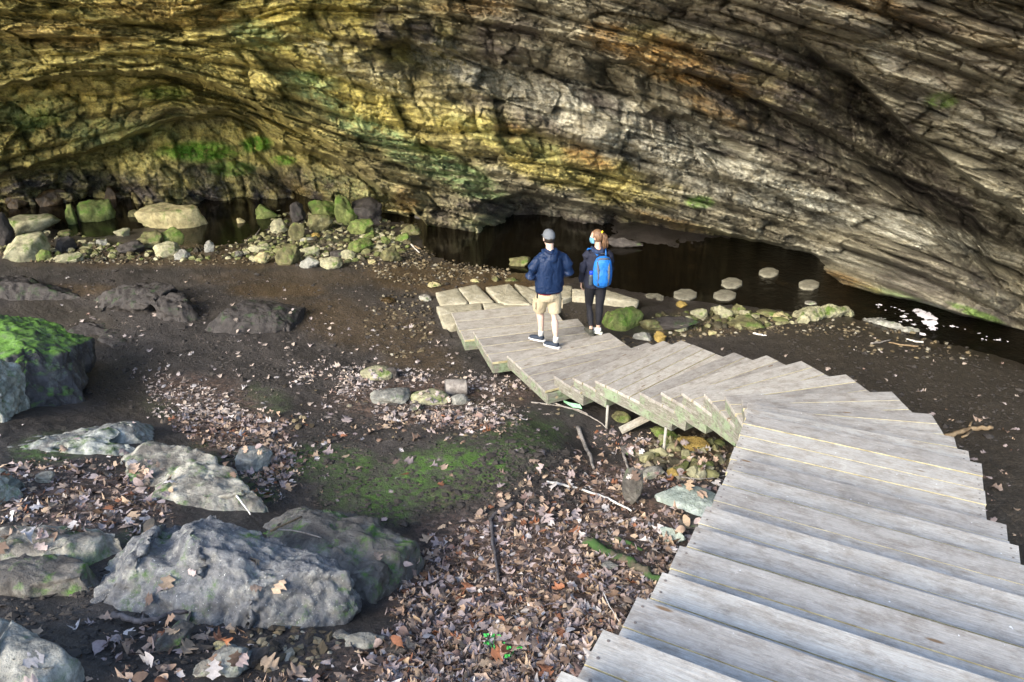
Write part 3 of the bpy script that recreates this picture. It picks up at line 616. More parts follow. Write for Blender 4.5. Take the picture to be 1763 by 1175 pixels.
RM = {
 'blue': rock_mat('blue_grey_limestone', (.078, .080, .088), (.19, .19, .185), (.28, .275, .245), .25, speck=.8, scale=1.5, top=.2),
 'pale': rock_mat('pale_limestone', (.14, .14, .125), (.28, .275, .24), (.38, .37, .32), .2, speck=.3, dirt=.3),
 'tan': rock_mat('tan_limestone', (.22, .21, .18), (.38, .36, .30), (.20, .24, .16), .3, dirt=.75),
 'slabmoss': rock_mat('grey_limestone_with_moss', (.17, .175, .17), (.30, .31, .28), (.38, .39, .35), .35, mossc=((.02, .05, .01), (.07, .12, .03)), dirt=.6),
 'dark': rock_mat('muddy_dark_rock', (.030, .026, .024), (.075, .065, .058), None, .1, rough=.7),
 'mud': rock_mat('mud_caked_rock', (.028, .024, .022), (.055, .048, .044), None, .25, mossc=((.012, .03, .01), (.04, .08, .02)), rough=.75),
 'darkmoss': rock_mat('dark_rock_with_moss', (.045, .040, .036), (.13, .12, .105), (.20, .19, .17), .35, mossc=((.02, .06, .01), (.10, .20, .03))),
 'bright': rock_mat('dark_rock_with_bright_moss', (.030, .028, .028), (.085, .08, .08), (.16, .17, .15), .95, mossc=BRT, top=.84),
 'green': rock_mat('mossy_green_rock', (.06, .075, .022), (.17, .19, .06), (.26, .27, .12), .55, mossc=((.03, .07, .010), (.14, .23, .035)), top=.1),
 'olive': rock_mat('olive_rock', (.06, .055, .026), (.17, .155, .07), (.25, .24, .14), .45, mossc=GRN, top=.3),
 'flat': rock_mat('buff_rock', (.26, .22, .11), (.44, .38, .21), (.24, .26, .10), .35, mossc=GRN),
 'buff': rock_mat('buff_broken_rock', (.17, .16, .10), (.36, .34, .22), (.20, .23, .10), .4, mossc=GRN),
 'gold': rock_mat('ochre_rock', (.16, .11, .03), (.34, .24, .07), None, 0),
 'brown': rock_mat('wet_brown_rock', (.022, .015, .008), (.07, .042, .016), (.11, .075, .035), .15, mossc=GRN, rough=.35),
 'crag': rock_mat('craggy_pale_rock', (.12, .13, .11), (.36, .37, .32), (.50, .51, .46), .35, mossc=((.03, .07, .015), (.12, .20, .05)), scale=1.6),
 'slab': rock_mat('buff_stone_slab', (.26, .235, .165), (.36, .33, .245), (.42, .39, .31), .0, scale=.7),
 'step': rock_mat('cut_stepping_stone', (.14, .13, .095), (.22, .205, .155), (.26, .245, .19), .0),
 'greyslab': rock_mat('smooth_grey_green_slab', (.20, .24, .21), (.33, .37, .33), (.28, .30, .30), .12),
}
def ico(sub):
    bm = bmesh.new(); bmesh.ops.create_icosphere(bm, subdivisions=sub, radius=1); bm.verts.ensure_lookup_table()
    V = np.array([v.co[:] for v in bm.verts]); F = np.array([[v.index for v in f.verts] for f in bm.faces]); bm.free(); return V, F
ICO = {k: ico(k) for k in (3, 4, 5)}
def rock_shape(seed, sub=4, ang=.5, rough=.18, flat=0.0):
    V, F = ICO[sub]; V = V.copy(); r = np.random.RandomState(seed)
    for k in range(int(6 + 10 * ang)):
        n = r.normal(size=3); n /= np.linalg.norm(n); d = r.uniform(.45, .85) if ang > .3 else r.uniform(.75, .95)
        s = V @ n; V -= np.maximum(0, s - d)[:, None] * n * .92
    if flat: V[:, 2] = np.where(V[:, 2] > flat, flat + (V[:, 2] - flat) * .12, V[:, 2])
    N = V / (np.linalg.norm(V, axis=1, keepdims=True) + 1e-9)
    V = V + N * (rough * 1.3 * fbm3(V * 1.7 + seed, seed, 5) + rough * .75 * fbm3(V * 5 + seed, seed + 9, 5))[:, None]
    return V, F
GROUND_ROCKS = []
def rock(px, py, wpx, hpx, mat, label, cat='rock', seed=None, ang=.95, rough=.34, rot=None, group=None, sink=.3, sub=4, dy=.7, flat=0.0, zmul=1.25, tilt=0, zoff=None, name=None):
    seed = seed if seed is not None else int(px * 7 + py * 13) % 9973
    q = on_ground(px, py + hpx * .25)[0]
    dep = project(q)[2]; W = wpx / FOC * dep * 1.08; Hh = hpx / FOC * dep * 1.15
    vd = q - np.array([0, 0, CAMZ]); phi = math.atan2(-vd[2], math.hypot(vd[0], vd[1]))
    D = W * dy; hz = max(.22 * W, (Hh - D * math.sin(phi)) / math.cos(phi)) * zmul
    if Hh < D * math.sin(phi): D = max(Hh / math.sin(phi) * .8, .3 * W)
    V, F = rock_shape(seed, sub, ang, rough, flat)
    mx = np.abs(V).max(0); V = V / mx * np.array([W / 2, D / 2, hz / 2 * 1.25])
    a = math.atan2(-vd[0], vd[1]); 
    if tilt: ct, st_ = math.cos(math.radians(tilt)), math.sin(math.radians(tilt)); V = V @ np.array([[ct, 0, -st_], [0, 1, 0], [st_, 0, ct]]).T
    rz = a + (math.radians(rot) if rot else 0)
    Q = on_ground(px, py, hz * .34)[0] if zoff is None else on_ground(px, py, zoff)[0]
    n_ = name or ('boulder' if W > .7 else 'rock' if W > .22 else 'stone')
    o = link(n_, mesh_np(n_, V, F, RM[mat]), None, tuple(Q), (0, 0, rz)); tag(o, label, cat, group); GROUND_ROCKS.append(o)
    return o
def lumps(name, label, mat, L, vox=.02, amp=.05, seed=1, cat='boulder', sm=2, cuts=()):
    """a boulder grown from overlapping lumps: (px, py, above_ground, rx, ry, rz, rotz, tiltx, tilty)"""
    mb = MB(); c0 = None
    for l in L:
        px, py, off, rx, ry, rz_ = l[:6]; a, tx, ty = (list(l[6:]) + [0, 0, 0])[:3]
        q = on_ground(px, py, off)[0]
        if c0 is None: c0 = Vector(q)
        M = Euler((math.radians(tx), math.radians(ty), math.radians(a))).to_matrix()
        W_, F_ = rock_shape(seed * 31 + len(mb.V) % 977, 4, .6, .14); W_ = W_ / np.abs(W_).max(0)
        V = [Vector(q) - c0 + M @ Vector((a_ * rx * 1.28, b_ * ry * 1.25, c_ * rz_ * 1.14)) for a_, b_, c_ in W_]
        t = MB(); t.F = [tuple(f) for f in F_]
        mb.add(V, t.F)
    def disp(co):
        lo = fbm3(co * 2.0 + seed * 3.1, seed, 5); hi = fbm3(co * 7.5 + seed, seed + 5, 5); rd = 1 - np.abs(fbm3(co * 3.4 - seed, seed + 15, 4)) * 5
        return amp * 1.0 * lo + amp * 1.9 * hi + amp * .5 * fbm3(co * 24 + seed, seed + 25, 3) - amp * .45 * np.clip(rd, 0, 1) ** 3
    me = mb.remesh(vox, name, RM[mat], sm * 3, None)
    n = len(me.vertices); co = np.empty(n * 3, np.float32); me.vertices.foreach_get('co', co); co = co.reshape(-1, 3).astype(float)
    lo_, hi_ = co.min(0), co.max(0); ce = (lo_ + hi_) / 2; ex = (hi_ - lo_) / 2; r_ = np.random.RandomState(seed); co -= ce
    for k in range(16):
        nn = r_.normal(size=3); nn[2] = abs(nn[2]) * (.4 if k % 2 else 1.4); nn /= np.linalg.norm(nn); sv = (co / ex) @ nn + .05 * fbm3(co * 2.5, seed + k, 3); dd = np.quantile(sv, r_.uniform(.84, .95))
        co -= (np.maximum(0, sv - dd) * .85)[:, None] * (nn * ex)
    co = (co - (co.min(0) + co.max(0)) / 2) / ((co.max(0) - co.min(0)) / 2) * ex + ce; me.vertices.foreach_set('co', co.astype(np.float32).ravel()); me.update(); no = np.empty(n * 3, np.float32); me.vertices.foreach_get('normal', no)
    co += no.reshape(-1, 3) * disp(co)[:, None]; me.vertices.foreach_set('co', co.astype(np.float32).ravel()); me.update()
    o = link(name, me, None, c0); tag(o, label, cat); GROUND_ROCKS.append(o); return o

# big boulders of the foreground
lumps('boulder', 'huge blue-grey limestone boulder lying across the leaf litter, lower left', 'blue',
      [(255, 985, .07, .44, .50, .31, 10, -12, 4), (350, 995, .05, .50, .52, .32, -10, -12, 0), (440, 1005, .06, .46, .48, .42, -20, -10, 0), (510, 1035, .02, .34, .46, .44, -25, -6, 0), (200, 990, .04, .28, .36, .30, 5), (500, 1085, -.12, .30, .30, .36, -20)], .018, .07, 3)
lumps('boulder', 'dark muddy boulder with moss patches and twigs on top, right behind the huge blue-grey boulder', 'darkmoss',
      [(560, 945, -.02, .50, .42, .26, -30, -4, 6), (640, 985, -.05, .30, .40, .24, -40, 0, 10), (520, 915, .0, .34, .28, .20, -15), (590, 1010, -.08, .28, .30, .28, -35), (625, 1030, -.12, .18, .20, .26, -35)], .018, .05, 8)
lumps('boulder', 'greenish pale limestone block half buried at the left picture edge beside the huge blue-grey boulder', 'tan',
      [(100, 965, .0, .36, .26, .18, -3), (20, 960, .0, .34, .26, .18, 5), (150, 975, -.03, .2, .24, .18, 5)], .018, .04, 11)
lumps('boulder', 'muddy moss-streaked rock below the greenish pale block at the left edge', 'darkmoss',
      [(60, 1010, -.04, .36, .22, .16, -3), (0, 1005, -.03, .3, .24, .16, 5), (120, 1025, -.06, .2, .14, .10, 5)], .018, .04, 14)
lumps('boulder', 'pale smooth boulder cut off by the bottom left corner', 'pale',
      [(10, 1172, .0, .17, .30, .20, 25, 0, 0), (-50, 1140, .02, .24, .32, .24, 25), (50, 1205, -.06, .16, .24, .18, 30)], .015, .03, 17)
lumps('boulder', 'tan limestone slab sloping to a green broken end, surrounded by leaves', 'tan',
      [(310, 812, .02, .36, .34, .15, -32, 0, 3), (370, 850, .0, .34, .30, .15, -35, 0, 5), (410, 875, -.01, .20, .26, .18, -40), (275, 790, .02, .2, .22, .14, -30), (330, 870, -.06, .36, .26, .12, -20)], .016, .045, 21)
lumps('boulder', 'long pale limestone slab with moss streaks and a rough rounded right end', 'slabmoss',
      [(120, 760, .0, .52, .22, .16, 12, -6), (200, 745, .05, .46, .24, .20, 14), (250, 740, .06, .24, .26, .24, 20), (70, 765, -.02, .34, .2, .10, 8), (160, 785, -.06, .5, .2, .12, 10)], .018, .05, 25)
lumps('boulder', 'dark boulder topped with bright green moss at the left edge', 'bright',
      [(50, 605, .50, .60, .52, .26, -14, 0, 4), (115, 625, .34, .26, .40, .36, -20), (50, 650, .22, .54, .5, .52, 0), (-10, 590, .52, .44, .5, .26, 0), (105, 680, .10, .28, .3, .50, 0), (-40, 660, .2, .5, .5, .5, 0)], .024, .06, 31)
lumps('boulder', 'craggy pale lichen-crusted boulder at the left edge in front of the mossy one', 'crag',
      [(-12, 700, .10, .19, .26, .40, 0), (5, 675, .14, .13, .2, .24, 0), (-70, 700, .15, .3, .3, .48, 0), (6, 720, .0, .12, .18, .22, 0)], .016, .07, 37)
lumps('boulder', 'small craggy rock at the left edge beside the brown leaves', 'crag',
      [(0, 845, .0, .14, .18, .20, 0), (-40, 850, .05, .26, .22, .24, 0), (8, 870, -.05, .10, .12, .12, 0)], .012, .03, 39)
lumps('boulder', 'low mud-caked mound of rock, dark with a hollow before it, far left', 'mud', [(50, 502, -.0, .66, .45, .24, 0, -6), (0, 497, .02, .6, .45, .24, 5), (100, 510, -.05, .42, .4, .20, 0)], .03, .06, 41)
lumps('boulder', 'broad mud-caked boulder left of the block fringed by pale leaves', 'mud', [(245, 520, .0, .68, .5, .24, -5, 0, -2), (310, 532, .02, .48, .5, .28, -10), (190, 520, -.05, .45, .4, .18, 0)], .03, .07, 43)
lumps('boulder', 'muddy square-shouldered boulder fringed with pale fallen leaves, green at its foot', 'mud', [(430, 550, .05, .54, .5, .24, -3), (470, 545, .05, .42, .48, .24, -4), (400, 560, 0, .30, .4, .2, 0), (495, 560, 0, .16, .36, .22, 0)], .025, .045, 47)
lumps('boulder', 'long dark sloping rock shelf beside the moss-topped boulder', 'mud', [(170, 585, -.16, .6, .45, .2, -25, 0, 8), (225, 602, -.19, .5, .4, .18, -30, 0, 8)], .03, .05, 48)
lumps('boulder', 'flat smooth grey-green slab beside the stairs with a red leaf on it', 'greyslab', [(1180, 865, -.01, .26, .24, .08, -10), (1205, 880, -.02, .24, .22, .08, -30), (1150, 858, -.01, .16, .14, .07, 0)], .012, .015, 51)
lumps('boulder', 'pale ribbed stone ledge on the stream bank right of the stepping stones', 'buff', [(1390, 545, .02, .22, .18, .20, -10), (1420, 540, .04, .30, .18, .16, 0), (1450, 542, .02, .24, .16, .14, 0), (1378, 555, 0, .14, .14, .16, 0)], .018, .07, 53, sm=3)
lumps('boulder', 'grey broken stone ledge running down into the glinting water', 'pale', [(1500, 556, -.02, .24, .14, .12, -15), (1530, 566, -.02, .24, .14, .12, -20), (1560, 574, -.04, .20, .12, .12, -20), (1580, 580, -.06, .14, .1, .1, -20)], .018, .05, 55, sm=3)
lumps('boulder', 'squarish mossy boulder beside the landing, right of the two walkers', 'green', [(1064, 552, .06, .24, .24, .22, -5), (1085, 550, .06, .20, .24, .22, -8), (1045, 556, .04, .14, .2, .18, 0), (1075, 566, -.04, .22, .2, .14, 0)], .016, .03, 57)

R = rock
R(306, 378, 122, 46, 'flat', 'large flat-topped buff boulder with green sides standing in the pool', 'boulder', ang=.4, rough=.22, dy=.5, flat=.35, zoff=.16, zmul=2.2)
R(166, 369, 56, 38, 'green', 'blocky bright-mossed rock on the far side of the left pool', ang=.6)
R(123, 375, 17, 30, 'green', 'narrow upright mossy stone left of the blocky mossed rock', ang=.5, dy=.9)
R(50, 388, 92, 36, 'buff', 'long lumpy green-and-white boulder at the pool edge, far left', 'boulder', rough=.3)
R(4, 402, 34, 46, 'mud', 'dark tall rock cut by the left picture edge', ang=.3)
R(40, 430, 78, 46, 'buff', 'white crusted boulder in front of the long lumpy one, far left', 'boulder', rough=.3)
R(76, 441, 24, 18, 'green', 'small mossy stone at the right foot of the white crusted boulder')
R(110, 403, 26, 12, 'olive', 'small grey-green stone at the left pool rim')
R(110, 422, 38, 26, 'mud', 'dark rounded rock in front of the left pool')
R(116, 446, 46, 15, 'buff', 'low whitish rock embedded in the path edge, left')
R(150, 434, 20, 12, 'olive', 'small olive stone right of the low whitish rock')
R(178, 418, 22, 12, 'pale', 'small pale stone at the front rim of the left pool')
R(210, 402, 26, 14, 'buff', 'broken buff stone between the pool and the flat-topped boulder')
R(228, 428, 46, 22, 'mud', 'dark low rock left of the paired olive rocks')
R(256, 416, 46, 28, 'olive', 'left one of the paired olive rocks in front of the flat-topped boulder')
R(296, 409, 44, 30, 'green', 'right one of the paired olive rocks, greener, against the flat-topped boulder')
R(290, 432, 44, 24, 'buff', 'grey-buff rock below the paired olive rocks')
R(314, 441, 30, 18, 'pale', 'rounded whitish stone at the path edge under the flat-topped boulder')
R(361, 425, 18, 22, 'pale', 'lone upright pale stone at the front of the right pool')
R(90, 346, 46, 32, 'brown', 'wet brown rock under the back wall, leftmost of four')
R(130, 336, 30, 30, 'brown', 'wet brown rock under the back wall, second of four from the left')
R(158, 331, 26, 28, 'brown', 'wet brown rock under the back wall, third of four from the left')
R(190, 340, 32, 28, 'brown', 'wet brown rock under the back wall, rightmost of four')
R(30, 352, 36, 24, 'brown', 'wet dark rock by the back wall at the far left')
R(232, 372, 30, 16, 'olive', 'low olive stone left behind the flat-topped boulder')
R(420, 370, 30, 10, 'flat', 'thin buff stone left of the mossy mound in the pool')
R(455, 369, 40, 26, 'green', 'mossy mound of rock at the right end of the pool')
R(415, 385, 14, 14, 'flat', 'small yellowish stone at the pool rim')
R(484, 392, 34, 24, 'buff', 'green-white rock in the middle of the stream rubble')
R(513, 402, 30, 26, 'olive', 'dark olive rock right of the green-white one')
R(510, 370, 30, 30, 'mud', 'dark wet rock behind the stream rubble')
R(557, 363, 46, 32, 'green', 'wedge-shaped mossy boulder, left of the upright one', ang=.7)
R(596, 368, 36, 40, 'green', 'upright mossy boulder, tallest in the stream rubble', ang=.6, dy=.7)
R(634, 369, 58, 38, 'mud', 'large dark wet boulder right of the upright mossy one', 'boulder')
R(549, 387, 48, 32, 'olive', 'split olive boulder in front of the wedge-shaped one')
R(526, 412, 24, 9, 'pale', 'flat grey stone beside the yellow stone')
R(543, 406, 19, 9, 'gold', 'small bright yellow stone on the stream rubble')
R(620, 393, 44, 26, 'green', 'flat-topped mossy rock behind the small green wedge')
R(637, 406, 24, 15, 'green', 'small bright green wedge of stone')
R(623, 426, 46, 24, 'green', 'yellow-green squared rock at the front of the rubble', ang=.6)
R(674, 440, 36, 28, 'olive', 'grey-green cube-like rock under the thin branches', ang=.7)
R(582, 438, 42, 18, 'mud', 'dark gravelly rock in the front rubble')
R(531, 434, 36, 20, 'buff', 'buff-green rock at the front of the rubble')
R(498, 443, 44, 30, 'olive', 'rounded olive rock by the path, front of the rubble')
R(452, 447, 28, 20, 'flat', 'smooth cream stone at the path edge')
R(449, 428, 40, 16, 'buff', 'flat pale stone above the smooth cream one')
R(500, 428, 26, 18, 'olive', 'small olive stone in the middle of the front rubble')
R(410, 439, 18, 13, 'darkmoss', 'little dark mossy stone at the path edge', group=None)
R(536, 453, 38, 22, 'pale', 'whitish pitted rock at the path edge')
R(572, 456, 38, 22, 'buff', 'lumpy buff rock right of the whitish pitted one')
R(600, 440, 24, 16, 'buff', 'small buff stone behind the lumpy buff rock')
R(641, 451, 14, 9, 'flat', 'tiny cream stone in the gravel')
R(707, 399, 32, 20, 'olive', 'olive rock at the right end of the rubble by the dark water')
R(692, 411, 24, 16, 'green', 'small green rock in front of the olive one by the dark water')
R(663, 415, 18, 14, 'green', 'small mossy stone between the branches')
R(690, 432, 20, 10, 'olive', 'low olive stone under the thin branches')
R(740, 372, 50, 22, 'darkmoss', 'dark mossy rock at the foot of the overhang')
R(746, 491, 26, 14, 'flat', 'pale pointed stone left behind the stone slabs')
R(733, 513, 22, 12, 'tan', 'dull stone set in the mud left of the stone slabs')
R(669, 517, 26, 12, 'brown', 'brown stone in the wet mud, left of the dull stone')
R(818, 484, 16, 8, 'flat', 'small cream stone just behind the stone slabs')
R(854, 481, 15, 9, 'olive', 'small olive stone behind the stone slabs')
R(898, 452, 40, 24, 'olive', 'ochre-green rock at the water edge left of the man')
R(882, 482, 24, 10, 'olive', 'flat olive stone behind the stone slabs, left of the man')
R(650, 643, 58, 30, 'buff', 'rounded pale rock with mossy base beside the leaf patch', ang=.3)
R(676, 645, 26, 22, 'dark', 'dark stone touching the rounded pale rock')
R(672, 684, 66, 34, 'pale', 'whitish flattish rock in the leaves, left of the yellow-white one', ang=.5)
R(741, 686, 64, 34, 'buff', 'yellow-white rock with mossy right side in the leaves', ang=.3)
R(790, 689, 30, 22, 'pale', 'smooth grey stone right of the yellow-white rock', ang=.2, rough=.08)
R(716, 702, 30, 14, 'darkmoss', 'dark greenish stone in front of the yellow-white rock')
R(441, 793, 64, 50, 'slabmoss', 'pale knobbly rock with moss at its foot, beside the long drift of leaves', ang=.5, rough=.28, dy=.7)
R(400, 1140, 74, 60, 'slabmoss', 'greenish-grey squared rock near the bottom edge', ang=.7, dy=.7)
R(358, 1150, 50, 40, 'tan', 'tan rock left of the greenish squared rock at the bottom')
R(300, 1103, 90, 56, 'darkmoss', 'dark rock under the forked branch', ang=.4)
R(440, 1135, 50, 40, 'dark', 'dark rock right of the greenish squared rock')
R(378, 1113, 26, 18, 'flat', 'small cream stone above the greenish squared rock')
R(632, 1105, 70, 46, 'pale', 'grey craggy rock at the right foot of the huge boulder', rough=.3)
R(585, 1095, 36, 26, 'tan', 'small tan rock at the right foot of the huge boulder')
R(678, 1122, 44, 30, 'dark', 'dark low rock in the leaves right of the grey craggy one')
R(137, 1018, 36, 16, 'tan', 'small tan stone between mud and boulders')
R(78, 822, 30, 26, 'tan', 'upright tan stone among the brown leaves')
R(1090, 845, 36, 60, 'darkmoss', 'dark upright wedge of rock under the white stick', ang=.7, dy=.8)
R(1115, 815, 56, 32, 'tan', 'grey-green tilted rock in the leaves under the stairs', ang=.6, tilt=14)
R(1157, 920, 44, 30, 'greyslab', 'small grey-green stone near the stair edge', ang=.6)
R(1190, 905, 44, 14, 'darkmoss', 'thin dark stone at the stair edge')
R(1090, 775, 46, 22, 'darkmoss', 'mossy stone below the leaning plank')
R(1068, 718, 36, 22, 'olive', 'olive rock in the shade under the stairs, beside a post')
R(1140, 745, 50, 26, 'green', 'mossy rock under the stairs behind the taller post')
R(1190, 765, 60, 24, 'gold', 'ochre rock deep in the shade under the stairs')
R(1200, 803, 30, 18, 'olive', 'olive stone among leaves under the stairs')
R(1240, 790, 26, 14, 'pale', 'white-speckled stone near the dark gap under the stairs')
R(1160, 815, 24, 18, 'gold', 'yellow-brown stone in the gravel under the stairs')
R(1050, 975, 30, 16, 'pale', 'white stone beside the mossy root')
R(1125, 560, 46, 26, 'olive', 'olive rock right of the squarish mossy boulder')
R(1106, 580, 34, 20, 'pale', 'white-flecked stone beside the steps')
R(1137, 582, 22, 20, 'gold', 'yellow stone beside the steps')
R(1170, 565, 26, 16, 'buff', 'small buff stone on the bank below the first stepping stones')
R(1204, 540, 30, 20, 'buff', 'buff broken rock on the bank, left of the jagged one')
R(1243, 540, 36, 26, 'buff', 'jagged pale rock on the bank under the stepping stones', rough=.4, ang=.8)
R(1270, 533, 26, 20, 'olive', 'olive squared stone behind the jagged one')
R(1283, 541, 20, 16, 'buff', 'small pale stone right of the jagged one')
R(1285, 557, 60, 16, 'olive', 'low flat olive rock on the bank')
R(1325, 540, 44, 18, 'olive', 'dull olive rock before the pale ribbed ledge')
R(1226, 574, 16, 9, 'flat', 'small flat cream stone on the dark bank')
R(1344, 546, 26, 14, 'flat', 'cream stone just left of the pale ribbed ledge')
R(1172, 525, 22, 14, 'gold', 'ochre stone at the water edge below a stepping stone')
R(1298, 479, 20, 12, 'brown', 'brown stone standing in the dark water')
R(1333, 494, 20, 12, 'gold', 'orange-brown stone in the dark water')
R(1392, 524, 26, 14, 'tan', 'dim rock in the water below the last stepping stone')
R(1128, 487, 24, 10, 'flat', 'pale elongated stone in the shallow water')
R(1160, 556, 90, 22, 'mud', 'long muddy hump right of the squarish mossy boulder')
R(1075, 420, 60, 8, 'dark', 'low dark rock in the shallow stream behind the woman', dy=.3)

# grit and pebbles along the stream: nobody could count them
def pebbles():
    rs = np.random.RandomState(5); V0, F0 = ico(1); allV = []; allF = []; tone = []; b = 0
    zones = [(330, 440, 330, 18, 900), (640, 440, 110, 24, 700), (760, 470, 120, 22, 700), (690, 560, 60, 60, 250), (1230, 560, 120, 22, 350), (1180, 785, 90, 40, 350), (520, 405, 140, 30, 400), (1450, 565, 150, 16, 250), (500, 1120, 90, 40, 120), (1120, 590, 60, 14, 120), (120, 435, 120, 20, 300), (700, 700, 300, 60, 120), (1600, 600, 140, 20, 120)]
    for cx_, cy_, rx, ry, n in zones:
        a = rs.uniform(0, 2 * math.pi, n); r_ = np.sqrt(rs.uniform(0, 1, n)); P = on_ground(cx_ + rx * r_ * np.cos(a), cy_ + ry * r_ * np.sin(a))
        for p in P:
            s = rs.uniform(.010, .036) * (1.4 if rs.rand() < .1 else 1); d = np.array([s * rs.uniform(.8, 1.6), s, s * rs.uniform(.5, .9)])
            th = rs.uniform(0, 6.28); V = V0 * d * (1 + .25 * rs.normal(size=(len(V0), 1))); c_, s_ = math.cos(th), math.sin(th)
            V = V @ np.array([[c_, s_, 0], [-s_, c_, 0], [0, 0, 1]]); zz = ground_full(np.array([p[0]]), np.array([p[1]]))[0] if len(allV) % 9 == 0 else p[2]
            allV.append(V + np.array([p[0], p[1], p[2] + s * .2])); allF.append(F0 + b); b += len(V0); tone += [rs.rand()] * len(V0)
    t = NT('grit', .8); f = t.attr('tone').outputs['Fac']; c = t.ramp(f, [(0, (.02, .017, .014)), (.45, (.06, .046, .028)), (.7, (.13, .10, .055)), (.92, (.18, .155, .105)), (1, (.27, .25, .20))])
    tag(link('pebbles', mesh_np('pebbles', np.concatenate(allV), np.concatenate(allF), t.done(c), False, {'tone': np.array(tone)})), kind='stuff')
pebbles()
def rubble():
    rs = np.random.RandomState(25); V0, F0 = ico(2); allV = []; allF = []; tone = []; b = 0
    for cx_, cy_, rx, ry, n in [(560, 420, 130, 34, 330), (540, 372, 90, 22, 90), (300, 436, 260, 16, 170), (90, 425, 100, 24, 110), (1240, 552, 130, 16, 110), (1190, 790, 80, 34, 60), (660, 410, 50, 30, 80), (120, 350, 120, 12, 60)]:
        a = rs.uniform(0, 2 * math.pi, n); r_ = np.sqrt(rs.uniform(0, 1, n)); P = on_ground(cx_ + rx * r_ * np.cos(a), cy_ + ry * r_ * np.sin(a))
        for p in P:
            s = rs.uniform(.035, .10); V = V0.copy()
            for k in range(7):
                nn = rs.normal(size=3); nn /= np.linalg.norm(nn); V -= np.maximum(0, V @ nn - rs.uniform(.4, .8))[:, None] * nn
            V = V * np.array([s * rs.uniform(.9, 1.7), s, s * rs.uniform(.6, 1.0)]) * (1 + .05 * rs.normal(size=(len(V0), 1))); th = rs.uniform(0, 6.28); c_, s_ = math.cos(th), math.sin(th)
            allV.append(V @ np.array([[c_, s_, 0], [-s_, c_, 0], [0, 0, 1]]) + np.array([p[0], p[1], p[2] + s * .25])); allF.append(F0 + b); b += len(V0); tone += [rs.rand()] * len(V0)
    t = NT('rubble_stone', .75); v = t.coord(); c = t.ramp(t.attr('tone').outputs['Fac'], [(0, (.03, .026, .018)), (.3, (.07, .06, .03)), (.5, (.10, .12, .035)), (.7, (.17, .16, .08)), (1, (.32, .30, .20))])
    c = t.mix(.8, c, t.ramp(t.noise(v, 14, 6, .7), [(.3, .4), (.5, 1.0), (.72, 1.6)]), 'MULTIPLY')
    tag(link('rubble', mesh_np('rubble', np.concatenate(allV), np.concatenate(allF), t.done(c, t.bump(t.noise(v, 30, 6, .7), .8, .01)), False, {'tone': np.array(tone)})), kind='stuff')
rubble()
def clods():
    rs = np.random.RandomState(15); V0, F0 = ico(1); allV = []; allF = []; b = 0
    for cx_, cy_, rx, ry, n in [(600, 560, 420, 110, 1700), (700, 800, 320, 110, 1500), (900, 840, 120, 70, 900), (1500, 680, 330, 110, 1100), (150, 480, 300, 40, 400), (250, 1060, 250, 100, 500), (300, 640, 200, 70, 500)]:
        a = rs.uniform(0, 2 * math.pi, n); r_ = np.sqrt(rs.uniform(0, 1, n)); P = on_ground(cx_ + rx * r_ * np.cos(a), cy_ + ry * r_ * np.sin(a)); z = ground_full(P[:, 0], P[:, 1])
        for p, zz in zip(P, z):
            s = rs.uniform(.006, .022) * (2.2 if rs.rand() < .06 else 1)
            V = V0 * np.array([s * 1.3, s, s * .7]) * (1 + .3 * rs.normal(size=(len(V0), 1))); allV.append(V + np.array([p[0], p[1], zz + s * .1])); allF.append(F0 + b); b += len(V0)
    t = NT('mud_clod', .85); v = t.coord(); c = t.ramp(t.noise(v, 4, 5, .7), [(.3, (.018, .015, .013)), (.6, (.042, .036, .031)), (.8, (.075, .066, .058))])
    tag(link('mud_clods', mesh_np('mud_clods', np.concatenate(allV), np.concatenate(allF), t.done(c), False)), kind='stuff')
clods()

# ------------------------------------------------------------------ cut slabs and stepping stones
def slab(label, poly, z, thick, mat='slab', cat='stone slab', name='stone_slab', group=None, seed=0):
    P = [at_z(a, b, z) for a, b in poly]; c = np.mean(P, 0); n = len(P); rs = random.Random(seed + int(poly[0][0]))
    ring = []
    for i in range(n):
        a, b = P[i], P[(i + 1) % n]; m = max(2, int(np.linalg.norm(b - a) / .05))
        for k in range(m): ring.append(a + (b - a) * k / m)
    ring = np.array(ring) - c; ring[:, :2] += np.array([[rs.uniform(-.008, .008), rs.uniform(-.008, .008)] for _ in ring])
    mb = MB(); N = len(ring); rows = []
    for sc, zz in ((.0, 0), (.5, .001), (.93, 0), (.985, -.008), (1.0, -.025), (1.0, -thick * .6), (.97, -thick)):
        rows.append([(q[0] * sc, q[1] * sc, zz + (rs.uniform(-.003, .003) if 0 < sc < .99 else 0)) for q in ring])
    V = [q for r_ in rows for q in r_]; F = []
    for i in range(len(rows) - 1):
        for k in range(N): F.append((i * N + k, i * N + (k + 1) % N, (i + 1) * N + (k + 1) % N, (i + 1) * N + k)[::-1])
    mb.add(V, F); me = mb.mesh(name, RM[mat], True)
    o = link(name, me, None, tuple(c)); tag(o, label, cat, group); GROUND_ROCKS.append(o); return o
slab('leftmost buff stone slab at the foot of the landing', [(750, 503), (787, 496), (806, 521), (759, 525)], -.03, .10)
slab('buff stone slab between the leftmost slab and the wide one, split off by a narrow crack', [(789, 495.5), (820, 489), (850, 519), (809, 521)], -.03, .10)
slab('wide buff stone slab in the middle of the back row behind the landing', [(836, 494), (877, 488), (914, 524), (870, 523), (858, 518)], -.02, .10)
slab('buff slab wedged between the wide slab and the man', [(886, 488), (908, 494), (944, 511), (915, 526), (899, 508)], -.06, .12)
slab('small rough slab just behind the man', [(905, 495), (930, 490), (985, 492), (985, 506), (945, 510)], -.10, .10)
slab('left half of the lowest stone step, partly under the timber landing', [(751, 527), (829, 521.5), (833, 545), (778, 560), (763, 558)], -.045, .14)
